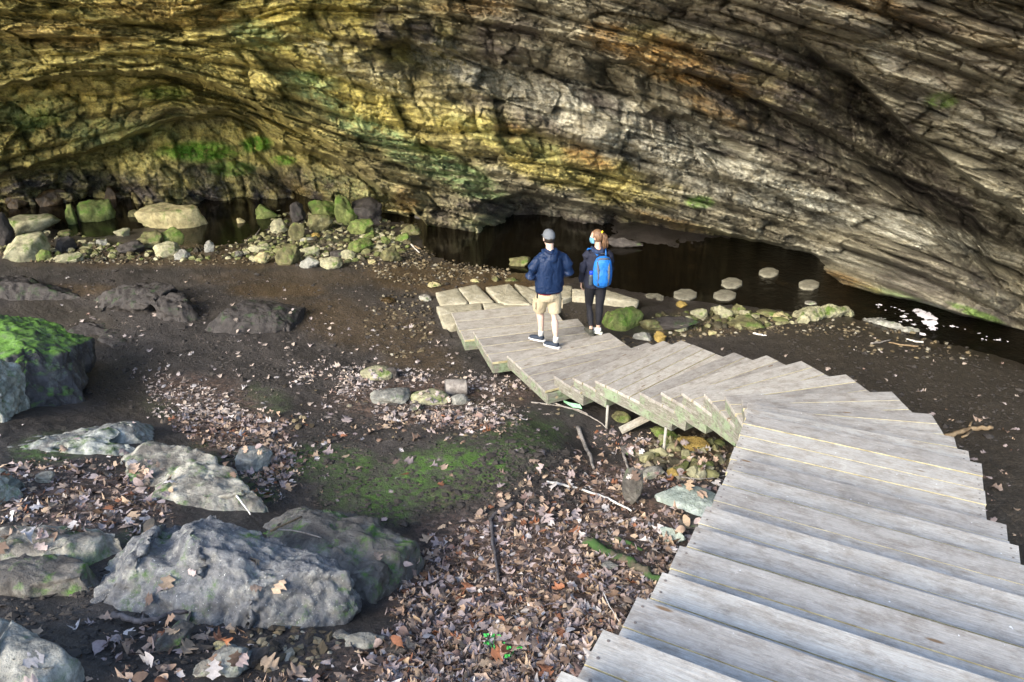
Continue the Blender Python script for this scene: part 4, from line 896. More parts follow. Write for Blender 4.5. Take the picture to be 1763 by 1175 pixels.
slab('right half of the lowest stone step, partly under the timber landing', [(831.5, 521.5), (912, 521), (925, 540), (836, 545)], -.046, .14)
slab('long buff kerb stone right of the woman, pointing at the stepping stones', [(985, 497), (1045, 499), (1101, 516), (1098, 521), (1040, 514), (985, 510)], -.08, .14)
slab('kerb stone behind the woman', [(940, 512), (984, 498), (984, 511), (955, 521)], -.085, .12)
for k, (cx_, cy_, rx, ry, lab) in enumerate([(1124, 513, 21, 9, 'first octagonal stepping stone, nearest the buff kerb stone'), (1180, 506, 21, 9.5, 'second octagonal stepping stone, between the kerb-side one and the middle pair'),
        (1260, 486, 19, 9, 'far one of the middle pair of stepping stones, thicker'), (1248, 507, 21, 9, 'near one of the middle pair of stepping stones, yellowish'),
        (1324, 468, 18, 8, 'dim stepping stone farthest back under the overhang'), (1393, 489, 19, 8.5, 'rightmost dim round stepping stone')]):
    slab(lab, [(cx_ + rx * math.cos(a * math.pi / 4 + .35), cy_ - ry * math.sin(a * math.pi / 4 + .35)) for a in range(8)], -.345, .24 if k == 2 else .17, 'step', 'stepping stone', 'stepping_stone', 'stepping stones across the stream', k)

# ------------------------------------------------------------------ wood lying about
M_BARK = None
def wood_mat(name, c1, c2, green=0):
    t = NT(name, .85, .2); v = t.coord(); a = t.noise(v, 14, 8, .7, .5); c = t.mix(t.mapr(a, .35, .62), c1, c2)
    if green: c = t.mix(t.math('MULTIPLY', t.mapr(t.noise(v, 6, 6, .6), .45, .58), green), c, (.035, .085, .02))
    return t.done(c, t.bump(a, .8, .008))
WD = {'grey': wood_mat('grey_dead_wood', (.12, .105, .09), (.30, .27, .24)), 'white': wood_mat('bleached_dead_wood', (.40, .37, .33), (.66, .63, .58)), 'dark': wood_mat('dark_wet_wood', (.035, .03, .03), (.12, .11, .11)),
      'brown': wood_mat('brown_twig_wood', (.12, .08, .045), (.26, .19, .11)), 'root': wood_mat('mossy_root_wood', (.05, .045, .03), (.12, .10, .07), .9), 'plank': wood_mat('grey_offcut', (.22, .20, .16), (.38, .35, .29))}
def stick(label, pts, r, mat, name='stick', cat='stick', off=.02, branches=(), tip=.6, lift=0):
    P = on_ground([p[0] for p in pts], [p[1] for p in pts], off); rs = random.Random(int(pts[0][0]))
    Q = []
    for i in range(len(P) - 1):
        for k in range(4):
            q = P[i] + (P[i + 1] - P[i]) * k / 4; Q.append(q + np.array([rs.uniform(-.3, .3) * r, rs.uniform(-.3, .3) * r, rs.uniform(-.2, .4) * r]))
    Q.append(P[-1]); n = len(Q); c = Q[0]; mb = MB()
    rr = lambda i: r * (1 - (1 - tip) * i / (n - 1)) * rs.uniform(.92, 1.08)
    mb.tube([tuple(q - c + np.array([0, 0, lift])) + (rr(i),) for i, q in enumerate(Q)], 8)
    for b in branches:
        B = on_ground([p[0] for p in b], [p[1] for p in b], off); mb.tube([tuple(q - c + np.array([0, 0, lift])) + (r * .55 * (1 - .4 * i / len(B)),) for i, q in enumerate(B)], 7)
    o = mb.build(name, WD[mat], None, True, loc=tuple(c)); tag(o, label, cat); return o
stick('long bleached white stick lying on the leaves', [(941, 831), (970, 835), (1000, 843), (1040, 856), (1065, 868), (1087, 880)], .016, 'white')
stick('grey dead branch slanting down the mud bank', [(994, 737), (1004, 762), (1016, 785), (1022, 806)], .030, 'grey', 'branch', 'branch')
stick('dark bent branch with a small fork on the leaf litter', [(884, 868), (858, 880), (845, 895), (848, 930), (854, 965), (858, 1003)], .022, 'dark', 'branch', 'branch')
stick('forked grey-brown branch lying against the huge boulder', [(193, 1060), (215, 1064), (240, 1071), (270, 1067), (300, 1056), (324, 1054)], .022, 'dark', 'branch', 'branch', off=.08, branches=[[(240, 1070), (246, 1055), (243, 1075)]])
stick('thin twig on top of the dark muddy boulder', [(462, 912), (500, 913), (530, 919), (553, 926)], .008, 'grey', 'twig', 'twig', off=.22)
stick('short twig crossing the thin one on the dark muddy boulder', [(466, 914), (492, 903), (519, 890)], .010, 'brown', 'twig', 'twig', off=.24)
stick('short pale broken stick poking from the leaves by the tan slab', [(406, 851), (418, 868), (431, 886)], .011, 'white', off=.14)
stick('long thin curved twig at the edge of the mossy mud mound', [(915, 693), (945, 697), (975, 701), (1005, 712), (1028, 724), (1046, 738)], .012, 'grey', 'twig', 'twig')
stick('second curved twig above the long thin one', [(952, 693), (975, 702), (1000, 707), (1012, 714)], .012, 'grey', 'twig', 'twig', off=.05)
stick('short upright broken stick beside the dark rock wedge', [(1072, 778), (1078, 795), (1082, 812)], .020, 'grey')
stick('thin twig reaching from the gravel to the stair edge', [(1172, 822), (1200, 825), (1225, 824), (1252, 818)], .008, 'grey', 'twig', 'twig')
stick('short twig in the middle of the leaf litter', [(1012, 878), (1040, 878)], .010, 'dark', 'twig', 'twig')
stick('mossy root snaking out of the leaves towards the stairs', [(1008, 935), (1035, 945), (1060, 960), (1085, 970), (1105, 983), (1130, 998), (1160, 1010)], .055, 'root', 'root', 'root', off=.01)
stick('shorter mossy root behind the long one', [(1060, 930), (1085, 938), (1105, 950)], .035, 'root', 'root', 'root', off=.0)
stick('pale straw lying across the leaves near the bottom', [(1038, 1018), (1050, 1045), (1066, 1070)], .004, 'white', 'straw', 'straw', off=.06)
stick('weathered branch with bleached broken end on the dark dirt right of the stairs', [(1628, 752), (1650, 746), (1672, 739), (1690, 738), (1708, 737)], .032, 'brown', 'branch', 'branch', off=.03, tip=.9, branches=[[(1668, 740), (1671, 730), (1675, 724)], [(1672, 741), (1664, 750), (1656, 753)]])
for k, (a, b, l) in enumerate([((1590, 590), (1560, 584), 'thin pale stick on the far bank by the grey ledge'), ((1500, 592), (1535, 585), 'short driftwood stick on the dark bank'), ((1297, 574), (1320, 578), 'pale chip of wood on the dark bank'), ((708, 421), (722, 435), 'white twig on the stream rubble near the dark water'), ((714, 424), (725, 429), 'orange twig beside the white one on the rubble'), ((640, 415), (690, 428), 'thin brown branch across the rubble'), ((440, 406), (449, 393), 'pale bent stick in the rubble left of the green-white rock'), ((1580, 597), (1530, 590), 'brown driftwood along the bank right of the grey ledge')]):
    stick(l, [a, ((a[0] + b[0]) / 2, (a[1] + b[1]) / 2 + 1), b], .018, ['white', 'grey', 'white', 'white', 'brown', 'brown', 'grey', 'brown'][k], 'twig', 'twig')
def leaning_plank():
    a = on_ground(1068, 742, .02)[0]; q = at_z(1128, 712, .36); d = Vector(q - a); L = d.length
    mb = MB(); mb.box((0, -.06, -.02), (L, .06, .02)); o = mb.build('plank', WD['plank'], None, bevel=.004, loc=tuple(a)); o.rotation_euler = d.to_track_quat('X', 'Z').to_euler(); tag(o, 'loose grey plank leaning under the stairs beside the posts', 'plank')
leaning_plank()
def log():
    q = on_ground(785, 668, .10)[0]; r = .125; rs = random.Random(2); L = .30
    root = empty('log_stump', tuple(q), .15); tag(root, 'short sawn grey log lying on its side near the landing, dark end to the right', 'log')
    mb = MB(); mb.tube([(-L / 2, 0, 0, r * 1.0), (-L / 2 + .02, 0, 0, r * 1.04), (0, 0, 0, r), (L / 2 - .01, 0, 0, r * .97), (L / 2, 0, 0, r * .94)], 40, jit=.03, rnd=rs, cap=False); mb.build('bark', WD['grey'], root, True)
    for sx in (-1, 1):
        e = MB(); e.tube([(sx * L / 2 - .004, 0, 0, r * .95), (sx * L / 2 + .004, 0, 0, r * .93)], 40); e.build('sawn_end', WD['dark'], root)
log()
def ribbon():
    pts = [(955, 668), (962, 682), (968, 693), (982, 699), (998, 703)]; P = on_ground([p[0] for p in pts], [p[1] for p in pts], .05); mb = MB(); V = []
    for i, q in enumerate(P): V += [q - P[0] + np.array([0, 0, .05 + .012 * math.sin(i * 2)]), q - P[0] + np.array([.03, -.03, .005 + .01 * math.cos(i * 3)])]
    V = [np.array(v) for v in V]; V2 = [v - np.array([0, 0, .004]) for v in V]; n = len(P); F = [(2 * i, 2 * i + 1, 2 * i + 3, 2 * i + 2) for i in range(n - 1)]
    mb.add(V, F); mb.add(V2, [f[::-1] for f in F]); tag(mb.build('strap', plain('pale_green_cloth', (.25, .50, .30), .7), None, True, loc=tuple(P[0])), 'pale green strap hanging at the underside of the stairs', 'strap')
ribbon()
def clover():
    t = plain('clover_green', (.05, .36, .07), .6)
    for cx_, cy_, lab in ((850, 1104, 'bright green seedling in the leaves, left of two'), (879, 1112, 'bright green seedling in the leaves, right of two')):
        q = on_ground(cx_, cy_ + 16, .03)[0]; root = empty('seedling', tuple(q)); tag(root, lab, 'plant', 'green seedlings in the leaf litter'); rs = random.Random(int(cx_)); st = MB()
        for k in range(7):
            lf = MB(); a = rs.uniform(0, 6.28); rr = rs.uniform(.02, .075); h = rs.uniform(.05, .12); tip = Vector((rr * math.cos(a), rr * math.sin(a), h)); st.tube([(0, 0, -.02, .0012), (tip.x * .5, tip.y * .5, h * .7, .0011), (tip.x, tip.y, tip.z, .001)], 5)
            for m in range(3):
                b = a + m * 2.1; c_ = tip + Vector((math.cos(b), math.sin(b), .1)) * .0105; V = [c_ + Vector((.0105 * math.cos(x), .0105 * math.sin(x), .002 * math.sin(2 * x + b))) for x in [i * math.pi / 4 for i in range(8)]]; lf.add(V, [tuple(range(8))])
            lf.build('leaf', t, root)
        st.build('stem', t, root, True)
clover()

# ------------------------------------------------------------------ fallen leaves
def leaf_shape(rs, kind):
    m = 16; ph = rs.uniform(0, .6); lob = {0: 3.4, 1: 2.4, 2: 0.0}[kind]; wd0 = {0: .42, 1: .50, 2: .28}[kind]
    V = []; curl = rs.uniform(-.5, 1.3); bend = rs.uniform(-.6, 1.0); tw = rs.uniform(-.8, .8); asym = rs.uniform(-.12, .12)
    for i in range(m):
        x = i / (m - 1); env = max(.0, math.sin(math.pi * min(1, max(0, (x - .10) / .90))) ** .6) if x > .10 else 0
        for s in (-1, 0, 1):
            lw = (.70 + .30 * math.sin(2 * math.pi * (lob * x + ph + .04 * s))) if lob else 1
            y = s * max(.012, wd0 * env * lw * rs.uniform(.9, 1.1)); zc = bend * x * (1 - x) + .25 * bend * x * x
            V.append((x - .5 + abs(s) * .06, y + asym * math.sin(3 * x), zc + curl * y * y * 1.9 + tw * y * (x - .5) + rs.uniform(-.012, .012)))
    F = [(i * 3 + j, i * 3 + j + 1, (i + 1) * 3 + j + 1, (i + 1) * 3 + j) for i in range(m - 1) for j in range(2)]
    return np.array(V), np.array(F)
def leaves():
    rs = np.random.RandomState(11); rr = random.Random(4)
    shapes = [leaf_shape(rr, k) for k in (0, 0, 0, 0, 1, 1, 1, 2, 2, 0, 1, 0, 1, 0, 2)]
    Z = [  # polygons of the photo with a count and a pile height
        ([(930, 800), (1010, 790), (1080, 800), (1100, 870), (1230, 900), (1190, 960), (1100, 1060), (1040, 1180), (640, 1240), (680, 1060), (690, 960), (760, 930), (850, 870)], 25000, .07),
        ([(640, 1100), (1040, 1060), (1000, 1320), (380, 1320), (430, 1170), (560, 1140)], 5500, .075),
        ([(20, 800), (180, 785), (290, 800), (300, 880), (200, 925), (0, 930), (0, 830)], 2600, .05),
        ([(230, 640), (330, 660), (400, 690), (480, 740), (520, 800), (470, 860), (420, 830), (400, 780), (300, 740)], 3000, .03),
        ([(300, 650), (420, 700), (560, 730), (640, 760), (520, 830), (440, 800), (280, 700)], 600, .02),
        ([(500, 640), (640, 640), (760, 640), (900, 660), (930, 700), (860, 740), (700, 735), (600, 700)], 3200, .02),
        ([(490, 635), (560, 625), (680, 650), (620, 675), (530, 670)], 700, .02),
        ([(1010, 740), (1150, 760), (1270, 790), (1240, 860), (1080, 830)], 650, .03),
        ([(380, 1050), (430, 1070), (450, 1130), (330, 1175), (200, 1175), (190, 1080), (290, 1050)], 330, .05),
        ([(370, 565), (430, 575), (530, 600), (520, 590), (480, 588), (400, 562)], 260, .01),
        ([(100, 500), (700, 520), (900, 700), (600, 760), (250, 700), (60, 520)], 900, .0),
        ([(420, 760), (1000, 700), (1000, 800), (760, 940), (480, 900)], 130, .0),
        ([(-150, 700), (250, 700), (300, 1150), (-150, 1250)], 160, .0),
        ([(1100, 590), (1763, 600), (1763, 1000), (1700, 900), (1500, 660)], 150, .0),
        ([(190, 900), (700, 960), (560, 1100), (200, 1050)], 40, .0),
        ([(0, 460), (700, 460), (740, 540), (0, 500)], 90, .0)]
    dg = bpy.context.evaluated_depsgraph_get(); dg.update()
    pal = np.array([(.27, .195, .145), (.25, .205, .195), (.18, .12, .085), (.20, .085, .045), (.09, .06, .045), (.36, .33, .315), (.30, .22, .15), (.15, .10, .085), (.22, .175, .170)])
    wt = np.array([.2, .2, .13, .04, .09, .09, .12, .06, .10]); wt /= wt.sum()
    VV = []; FF = []; CC = []; b = 0; o = Vector((0, 0, CAMZ))
    for poly, n, pile in Z:
        P = np.array(poly, float); lo = P.min(0); hi = P.max(0); c = 0; tries = 0
        while c < n and tries < n * 8:
            tries += 1; x = rs.uniform(lo[0] - 10, hi[0] + 10); y = rs.uniform(lo[1] - 10, hi[1] + 10)
            x2 = x + rs.normal() * 12; y2 = y + rs.normal() * 8
            ins = False; j = len(P) - 1
            for i in range(len(P)):
                if (P[i][1] > y) != (P[j][1] > y) and x < (P[j][0] - P[i][0]) * (y - P[i][1]) / (P[j][1] - P[i][1]) + P[i][0]: ins = not ins
                j = i
            if not ins: continue
            if pile < .03 and n > 300 and vn(np.array([x / 40]), np.array([y / 18]), 77)[0] < .42: continue
            d = Vector(ray(x2, y2)).normalized(); hit, loc, nor, fi, ob, mt = scene.ray_cast(dg, o, d)
            if not hit or ob.name.startswith(('plank', 'step_frame', 'water', 'cave', 'stone_slab', 'post', 'screw')): continue
            if loc.z < -.36: continue
            onrock = not ob.name.startswith('ground')
            if onrock and (nor.z < .6 or rs.rand() < .93): continue
            c += 1
            V, F = shapes[rs.randint(len(shapes))]; s = rs.uniform(.065, .14) if loc.y < 9 else rs.uniform(.055, .11)
            t1 = rs.normal() * (.5 if pile > .015 else .18); t2 = rs.normal() * (.5 if pile > .015 else .18)
            q = nor.to_track_quat('Z', 'Y').to_matrix() @ Euler((t1, t2, rs.uniform(0, 6.28))).to_matrix()
            W = (V * s * np.array([1, rs.uniform(.8, 1.2), rs.choice([1, 1, -1]) * 1.0])) @ np.array(q).T + np.array(loc) + np.array(nor) * (.010 + pile * rs.rand())
            VV.append(W); FF.append(F + b); b += len(V); col = pal[rs.choice(len(pal), p=wt)] * rs.uniform(.8, 1.35)
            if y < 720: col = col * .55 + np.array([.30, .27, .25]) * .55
            CC.append(np.repeat(col[None], len(V), 0))
    t = NT('dry_oak_leaf', .75, .25); c = t.attr('tint').outputs['Color']; v = t.coord()
    c = t.mix(.6, c, t.ramp(t.noise(v, 60, 5, .65), [(.3, .6), (.7, 1.3)]), 'MULTIPLY')
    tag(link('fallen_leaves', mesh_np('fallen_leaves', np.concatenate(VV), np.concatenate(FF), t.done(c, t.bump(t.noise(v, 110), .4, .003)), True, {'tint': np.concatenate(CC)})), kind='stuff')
leaves()

# ------------------------------------------------------------------ people
def cloth(name, c, rough=.75, sheen=.0, sc=22):
    t = NT(name, rough, .3); v = t.coord(); a = t.noise(v, 5, 5, .6); w_ = t.noise(v, sc * 6, 3, .6)
    cc = t.mix(t.mapr(a, .3, .7), tuple(x * .85 for x in c), tuple(min(1, x * 1.12) for x in c))
    nb = t.bump(t.noise(v, sc, 6, .65, .8), .8, .018); nb = t.bump(w_, .2, .002, nb); return t.done(cc, nb)
MS = plain('skin', (.45, .29, .22), .5, .06, 30, .0008); MS2 = plain('pale_skin', (.50, .35, .28), .5, .06, 30, .0008)
def wr(amp, sc=(9, 9, 4), seed=3):
    def f(co):
        q = co * np.array(sc); return amp * (fbm3(q, seed, 4) * 2) - amp * .6 * np.clip(1 - np.abs(fbm3(q * .8 + 5, seed + 3, 3)) * 7, 0, 1)
    return f
def hand(mb, w0, d, up, side, s=1.0):
    """palm, four unequal bent fingers and a thumb; w0 wrist, d finger direction, up back of the hand, side towards the thumb"""
    w0, d, up, side = Vector(w0), Vector(d).normalized(), Vector(up).normalized(), Vector(side).normalized()
    mb.tube([tuple(w0) + (.026 * s,), tuple(w0 + d * .03 * s) + (.034 * s,), tuple(w0 + d * .07 * s) + (.040 * s,), tuple(w0 + d * .095 * s) + (.036 * s,)], 14, squash=.42, ref=tuple(up))
    for k, ln in enumerate((.070, .080, .074, .058)):
        o = w0 + d * .088 * s + side * (.030 - .020 * k) * s; a = o + d * ln * .45 * s - up * .012 * s; b = a + d * ln * .25 * s - up * ln * .28 * s; c = b - up * ln * .30 * s + d * .004
        mb.tube([tuple(o) + (.0095 * s,), tuple(a) + (.0088 * s,), tuple(b) + (.0082 * s,), tuple(c) + (.0068 * s,)], 10)
    o = w0 + d * .028 * s + side * .028 * s; a = o + d * .030 * s + side * .022 * s - up * .006; b = a + d * .030 * s + side * .004 * s - up * .012
    mb.tube([tuple(o) + (.013 * s,), tuple(a) + (.0105 * s,), tuple(b) + (.008 * s,)], 10)
def face(mb, c, f, s=1.0):
    """skull, jaw, nose, lips, brow and ears round head centre c, looking along the unit vector f"""
    c = Vector(c); f = Vector(f).normalized(); r = f.cross(Vector((0, 0, 1))).normalized(); u = r.cross(f)
    M = Matrix((r, f, u)).transposed()
    mb.sphere(c + u * .015 * s, (.076 * s, .094 * s, .100 * s), 24, M); mb.sphere(c + f * .022 * s - u * .052 * s, (.056 * s, .064 * s, .062 * s), 20, M)
    mb.tube([tuple(c + f * .088 * s + u * .018 * s) + (.008 * s,), tuple(c + f * .104 * s - u * .016 * s) + (.013 * s,), tuple(c + f * .090 * s - u * .022 * s) + (.012 * s,)], 10)
    mb.tube([tuple(c - r * .022 * s + f * .082 * s - u * .052 * s) + (.006 * s,), tuple(c + f * .090 * s - u * .051 * s) + (.008 * s,), tuple(c + r * .022 * s + f * .082 * s - u * .052 * s) + (.006 * s,)], 8)
    for sg in (-1, 1):
        mb.tube([tuple(c + r * sg * .012 * s + f * .086 * s + u * .026 * s) + (.008 * s,), tuple(c + r * sg * .045 * s + f * .076 * s + u * .028 * s) + (.007 * s,)], 8)
        mb.sphere(c + r * sg * .078 * s - f * .002 - u * .004 * s, (.010 * s, .018 * s, .031 * s), 14, M)
    return c, f, r, u, M
def shoe(ft, yaw, pitch, L, mat, solemat, parent, nm='shoe'):
    """ft = ankle bottom point on the ground (heel side)"""
    M = Matrix.Translation(Vector(ft)) @ Euler((pitch, 0, yaw)).to_matrix().to_4x4()
    mb = MB(); sh = MB()
    mb.tube([(0, -.045, .050, .036), (0, -.01, .055, .042), (0, .05, .052, .044), (0, .11, .040, .046), (0, .165, .030, .044), (0, .195, .026, .030)], 16, squash=.80, ref=(0, 0, 1)); mb.tube([(0, -.008, .05, .040), (0, -.01, .098, .040)], 16)
    mb.V = [tuple(M @ Vector(v)) for v in mb.V]
    me = mb.remesh(.006, nm, mat, 5); o = link(nm, me, parent)
    pts = []
    for y, x in ((-.075, .022), (-.06, .034), (0, .040), (.08, .046), (.15, .047), (.19, .038), (.21, .020)): pts.append((x, y))
    ring = pts + [(-x, y) for x, y in reversed(pts)]; n = len(ring); V = [M @ Vector((x, y, z)) for z in (0, .010, .024) for x, y in ring]
    F = [tuple(range(n))[::-1], tuple(range(2 * n, 3 * n))] + [(i * n + k, i * n + (k + 1) % n, (i + 1) * n + (k + 1) % n, (i + 1) * n + k) for i in range(2) for k in range(n)]
    sh.add(V, F); sh.build('sole', solemat, o, True, bevel=.003)
    return o
def build_man():
    ft = at_z(943, 592, .28); root = empty('person', tuple(ft), math.radians(16)); tag(root, 'person in navy windbreaker, grey cap and beige cargo shorts, walking away', 'person')
    b = MB(); T = b.tube
    hd, f, r, u, M = face(b, (-.005, .035, 1.665), (.0, 1, -.06))
    T([(0, .01, 1.60, .058), (0, .0, 1.52, .056), (0, -.01, 1.46, .075)], 18)
    T([(0, -.01, 1.47, .08), (0, -.015, 1.39, .14), (0, -.02, 1.25, .15), (0, -.01, 1.08, .145), (0, 0, .95, .158), (0, 0, .86, .15)], 24, squash=.66, ref=(0, 1, 0))
    armsL = [(-.15, -.01, 1.40, .045), (-.24, -.03, 1.30, .038), (-.285, -.03, 1.17, .034), (-.22, .10, 1.08, .030), (-.115, .22, 1.07, .027)]
    armsR = [(-x, y, z, q) for x, y, z, q in armsL]; T(armsL, 14); T(armsR, 14)
    hand(b, (-.115, .22, 1.07), (.75, .5, -.1), (-.2, .5, .9), (.2, .3, .9)); hand(b, (.115, .22, 1.05), (-.75, .5, -.1), (.2, .5, .9), (-.2, .3, .9))
    kL = (-.085, .17, .52); aL = (-.07, .13, .11); kR = (.085, .02, .51); aR = (.07, -.17, .12)
    T([(-.085, 0, .90, .092), (-.088, .09, .70, .078), kL + (.060,), (-.075, .14, .38, .056), (-.07, .13, .24, .043), aL + (.036,), (-.07, .17, .06, .034)], 16)
    T([(.085, 0, .90, .092), (.088, .03, .70, .078), kR + (.060,), (.08, -.07, .38, .057), (.073, -.13, .24, .043), aR + (.036,), (.07, -.13, .07, .034)], 16)
    me = b.remesh(.0075, 'body', MS2, 3); body = link('body', me, root)
    for sg in (-1, 1):
        e = MB(); e.sphere(hd + r * sg * .032 + f * .079 + u * .012, .0125, 14); e.build('eye', plain('eye_white', (.7, .7, .7), .3), root, True)
    h = MB(); h.sphere(hd + Vector((0, -.012, .012)), (.081, .095, .098), 24); V0 = h.remesh(.006, 'hair', plain('dark_hair', (.018, .013, .010), .6, .3, 90, .004), 1); 
    link('hair', V0, root)
    bm = bmesh.new(); bm.from_mesh(V0); bmesh.ops.delete(bm, geom=[q for q in bm.verts if q.co.y > .075 or q.co.z < 1.615], context='VERTS'); bm.to_mesh(V0); bm.free()
    # cap
    cp = MB(); n = 28; prof = [(.0, .107), (.03, .103), (.058, .086), (.078, .058), (.086, .028), (.088, .0), (.086, -.006)]
    V = []; F = []
    for rr, zz in prof:
        for k in range(n):
            a = 2 * math.pi * k / n; V.append((hd.x + rr * 1.02 * math.cos(a), hd.y + rr * 1.20 * math.sin(a), hd.z + .030 + zz - .012 * (rr / .088) * (-math.sin(a))))
    F = [(i * n + k, i * n + (k + 1) % n, (i + 1) * n + (k + 1) % n, (i + 1) * n + k)[::-1] for i in range(len(prof) - 1) for k in range(n)]; cp.add(V, F)
    mcap = cloth('grey_cap_cloth', (.115, .125, .14), .8); c_ = cp.build('cap', mcap, root, True); md = c_.modifiers.new('t', 'SOLIDIFY'); md.thickness = .004
    br = MB(); n = 12; V = []
    for zz in (0, .004):
        for k in range(n + 1):
            a = math.pi * k / n; V.append((hd.x + .084 * math.cos(a), hd.y + .055 + .085 * math.sin(a) + .035, hd.z + .030 + zz - .02 * math.sin(a)))
    br.add(V, [tuple(range(n + 1)), tuple(range(n + 1, 2 * n + 2))[::-1]] + [(k, k + 1, n + 2 + k, n + 1 + k) for k in range(n)]); br.build('visor', mcap, c_)
    # windbreaker
    j = MB(); T = j.tube
    T([(0, -.005, 1.525, .075), (0, -.01, 1.47, .125), (0, -.02, 1.41, .205), (0, -.025, 1.28, .215), (0, -.02, 1.12, .215), (0, -.015, .98, .218), (0, -.012, .91, .212), (0, -.01, .885, .195)], 30, squash=.66, ref=(0, 1, 0))
    aL_ = [(-.10, -.01, 1.425, .070), (-.20, -.025, 1.365, .080), (-.275, -.035, 1.25, .080), (-.300, -.035, 1.15, .076), (-.245, .07, 1.085, .066), (-.14, .20, 1.07, .048)]
    T(aL_, 18); T([(-x, y, z, q) for x, y, z, q in aL_], 18)
    mj = cloth('navy_nylon', (.0045, .016, .052), .5, sc=14); me = j.remesh(.009, 'windbreaker', mj, 4, wr(.020, (8, 8, 3.2), 5)); jk = link('windbreaker', me, root)
    hdm = MB(); hdm.tube([(-.095, .03, 1.50, .030), (-.088, -.055, 1.475, .038), (-.03, -.115, 1.44, .046), (.03, -.115, 1.44, .046), (.088, -.055, 1.475, .038), (.095, .03, 1.50, .030)], 14); hdm.sphere((0, -.125, 1.395), (.085, .045, .075), 18)
    link('hood', hdm.remesh(.008, 'hood', mj, 4, wr(.007, (12, 12, 9), 8)), jk)
    hem = MB(); hem.tube([(0, -.012, .915, .207), (0, -.010, .872, .200)], 36, squash=.66, ref=(0, 1, 0), cap=False); q = hem.build('hem_band', mj, jk, True); md = q.modifiers.new('t', 'SOLIDIFY'); md.thickness = .006
    sh_ = MB(); sh_.tube([(0, -.008, .885, .186), (0, -.006, .850, .180)], 30, squash=.66, ref=(0, 1, 0)); sh_.build('shirt_hem', plain('red_shirt', (.42, .02, .02), .8), root, True)
    # cargo shorts
    g = MB(); T = g.tube
    T([(0, -.003, .87, .175), (0, 0, .80, .185), (0, .01, .74, .170)], 26, squash=.70, ref=(0, 1, 0))
    T([(-.085, .0, .82, .105), (-.095, .06, .70, .108), (-.098, .11, .60, .104), (-.098, .14, .51, .100)], 20); T([(.085, 0, .82, .105), (.095, .01, .70, .108), (.098, .005, .60, .104), (.100, .0, .51, .100)], 20)
    msh = cloth('beige_cotton', (.38, .32, .215), .85, sc=12); st = link('cargo_shorts', g.remesh(.009, 'cargo_shorts', msh, 3, wr(.009, (9, 9, 5), 12)), root)
    for sg, yy in ((-1, .075), (1, .0)):
        pk = MB(); pk.box((-.012, -.055, -.075), (.012, .055, .065)); pk.box((-.015, -.058, .035), (.016, .058, .072)); o = pk.build('pocket', msh, st, bevel=.006, loc=(sg * .196, yy, .655)); o.rotation_euler = (.25 if sg < 0 else 0, 0, 0)
    ms = plain('white_sock', (.62, .60, .56), .9); msk = plain('dark_blue_sneaker', (.020, .028, .045), .7); mso = plain('white_sole', (.62, .60, .58), .6)
    for a_, nx in ((aL, 0), (aR, 1)):
        k = MB(); k.tube([(a_[0], a_[1], a_[2] - .02, .044), (a_[0], a_[1] - .003, a_[2] + .05, .042), (a_[0], a_[1] - .003, a_[2] + .062, .043)], 16); k.build('sock', ms, root, True)
    shoe((-.07, .125, .0), .75, 0, .28, msk, mso, root); shoe((.07, -.165, .0), .70, 0, .28, msk, mso, root)
    cl = MB(); cl.box((-.012, -.008, -.05), (.012, .008, .03)); cl.tube([(0, 0, .028, .008), (0, 0, .05, .006)], 8); cl.build('belt_clip', plain('black_clip', (.02, .02, .02), .4), root, bevel=.003, loc=(-.185, -.02, .83))
    root.scale = (1, 1, 1)
build_man()
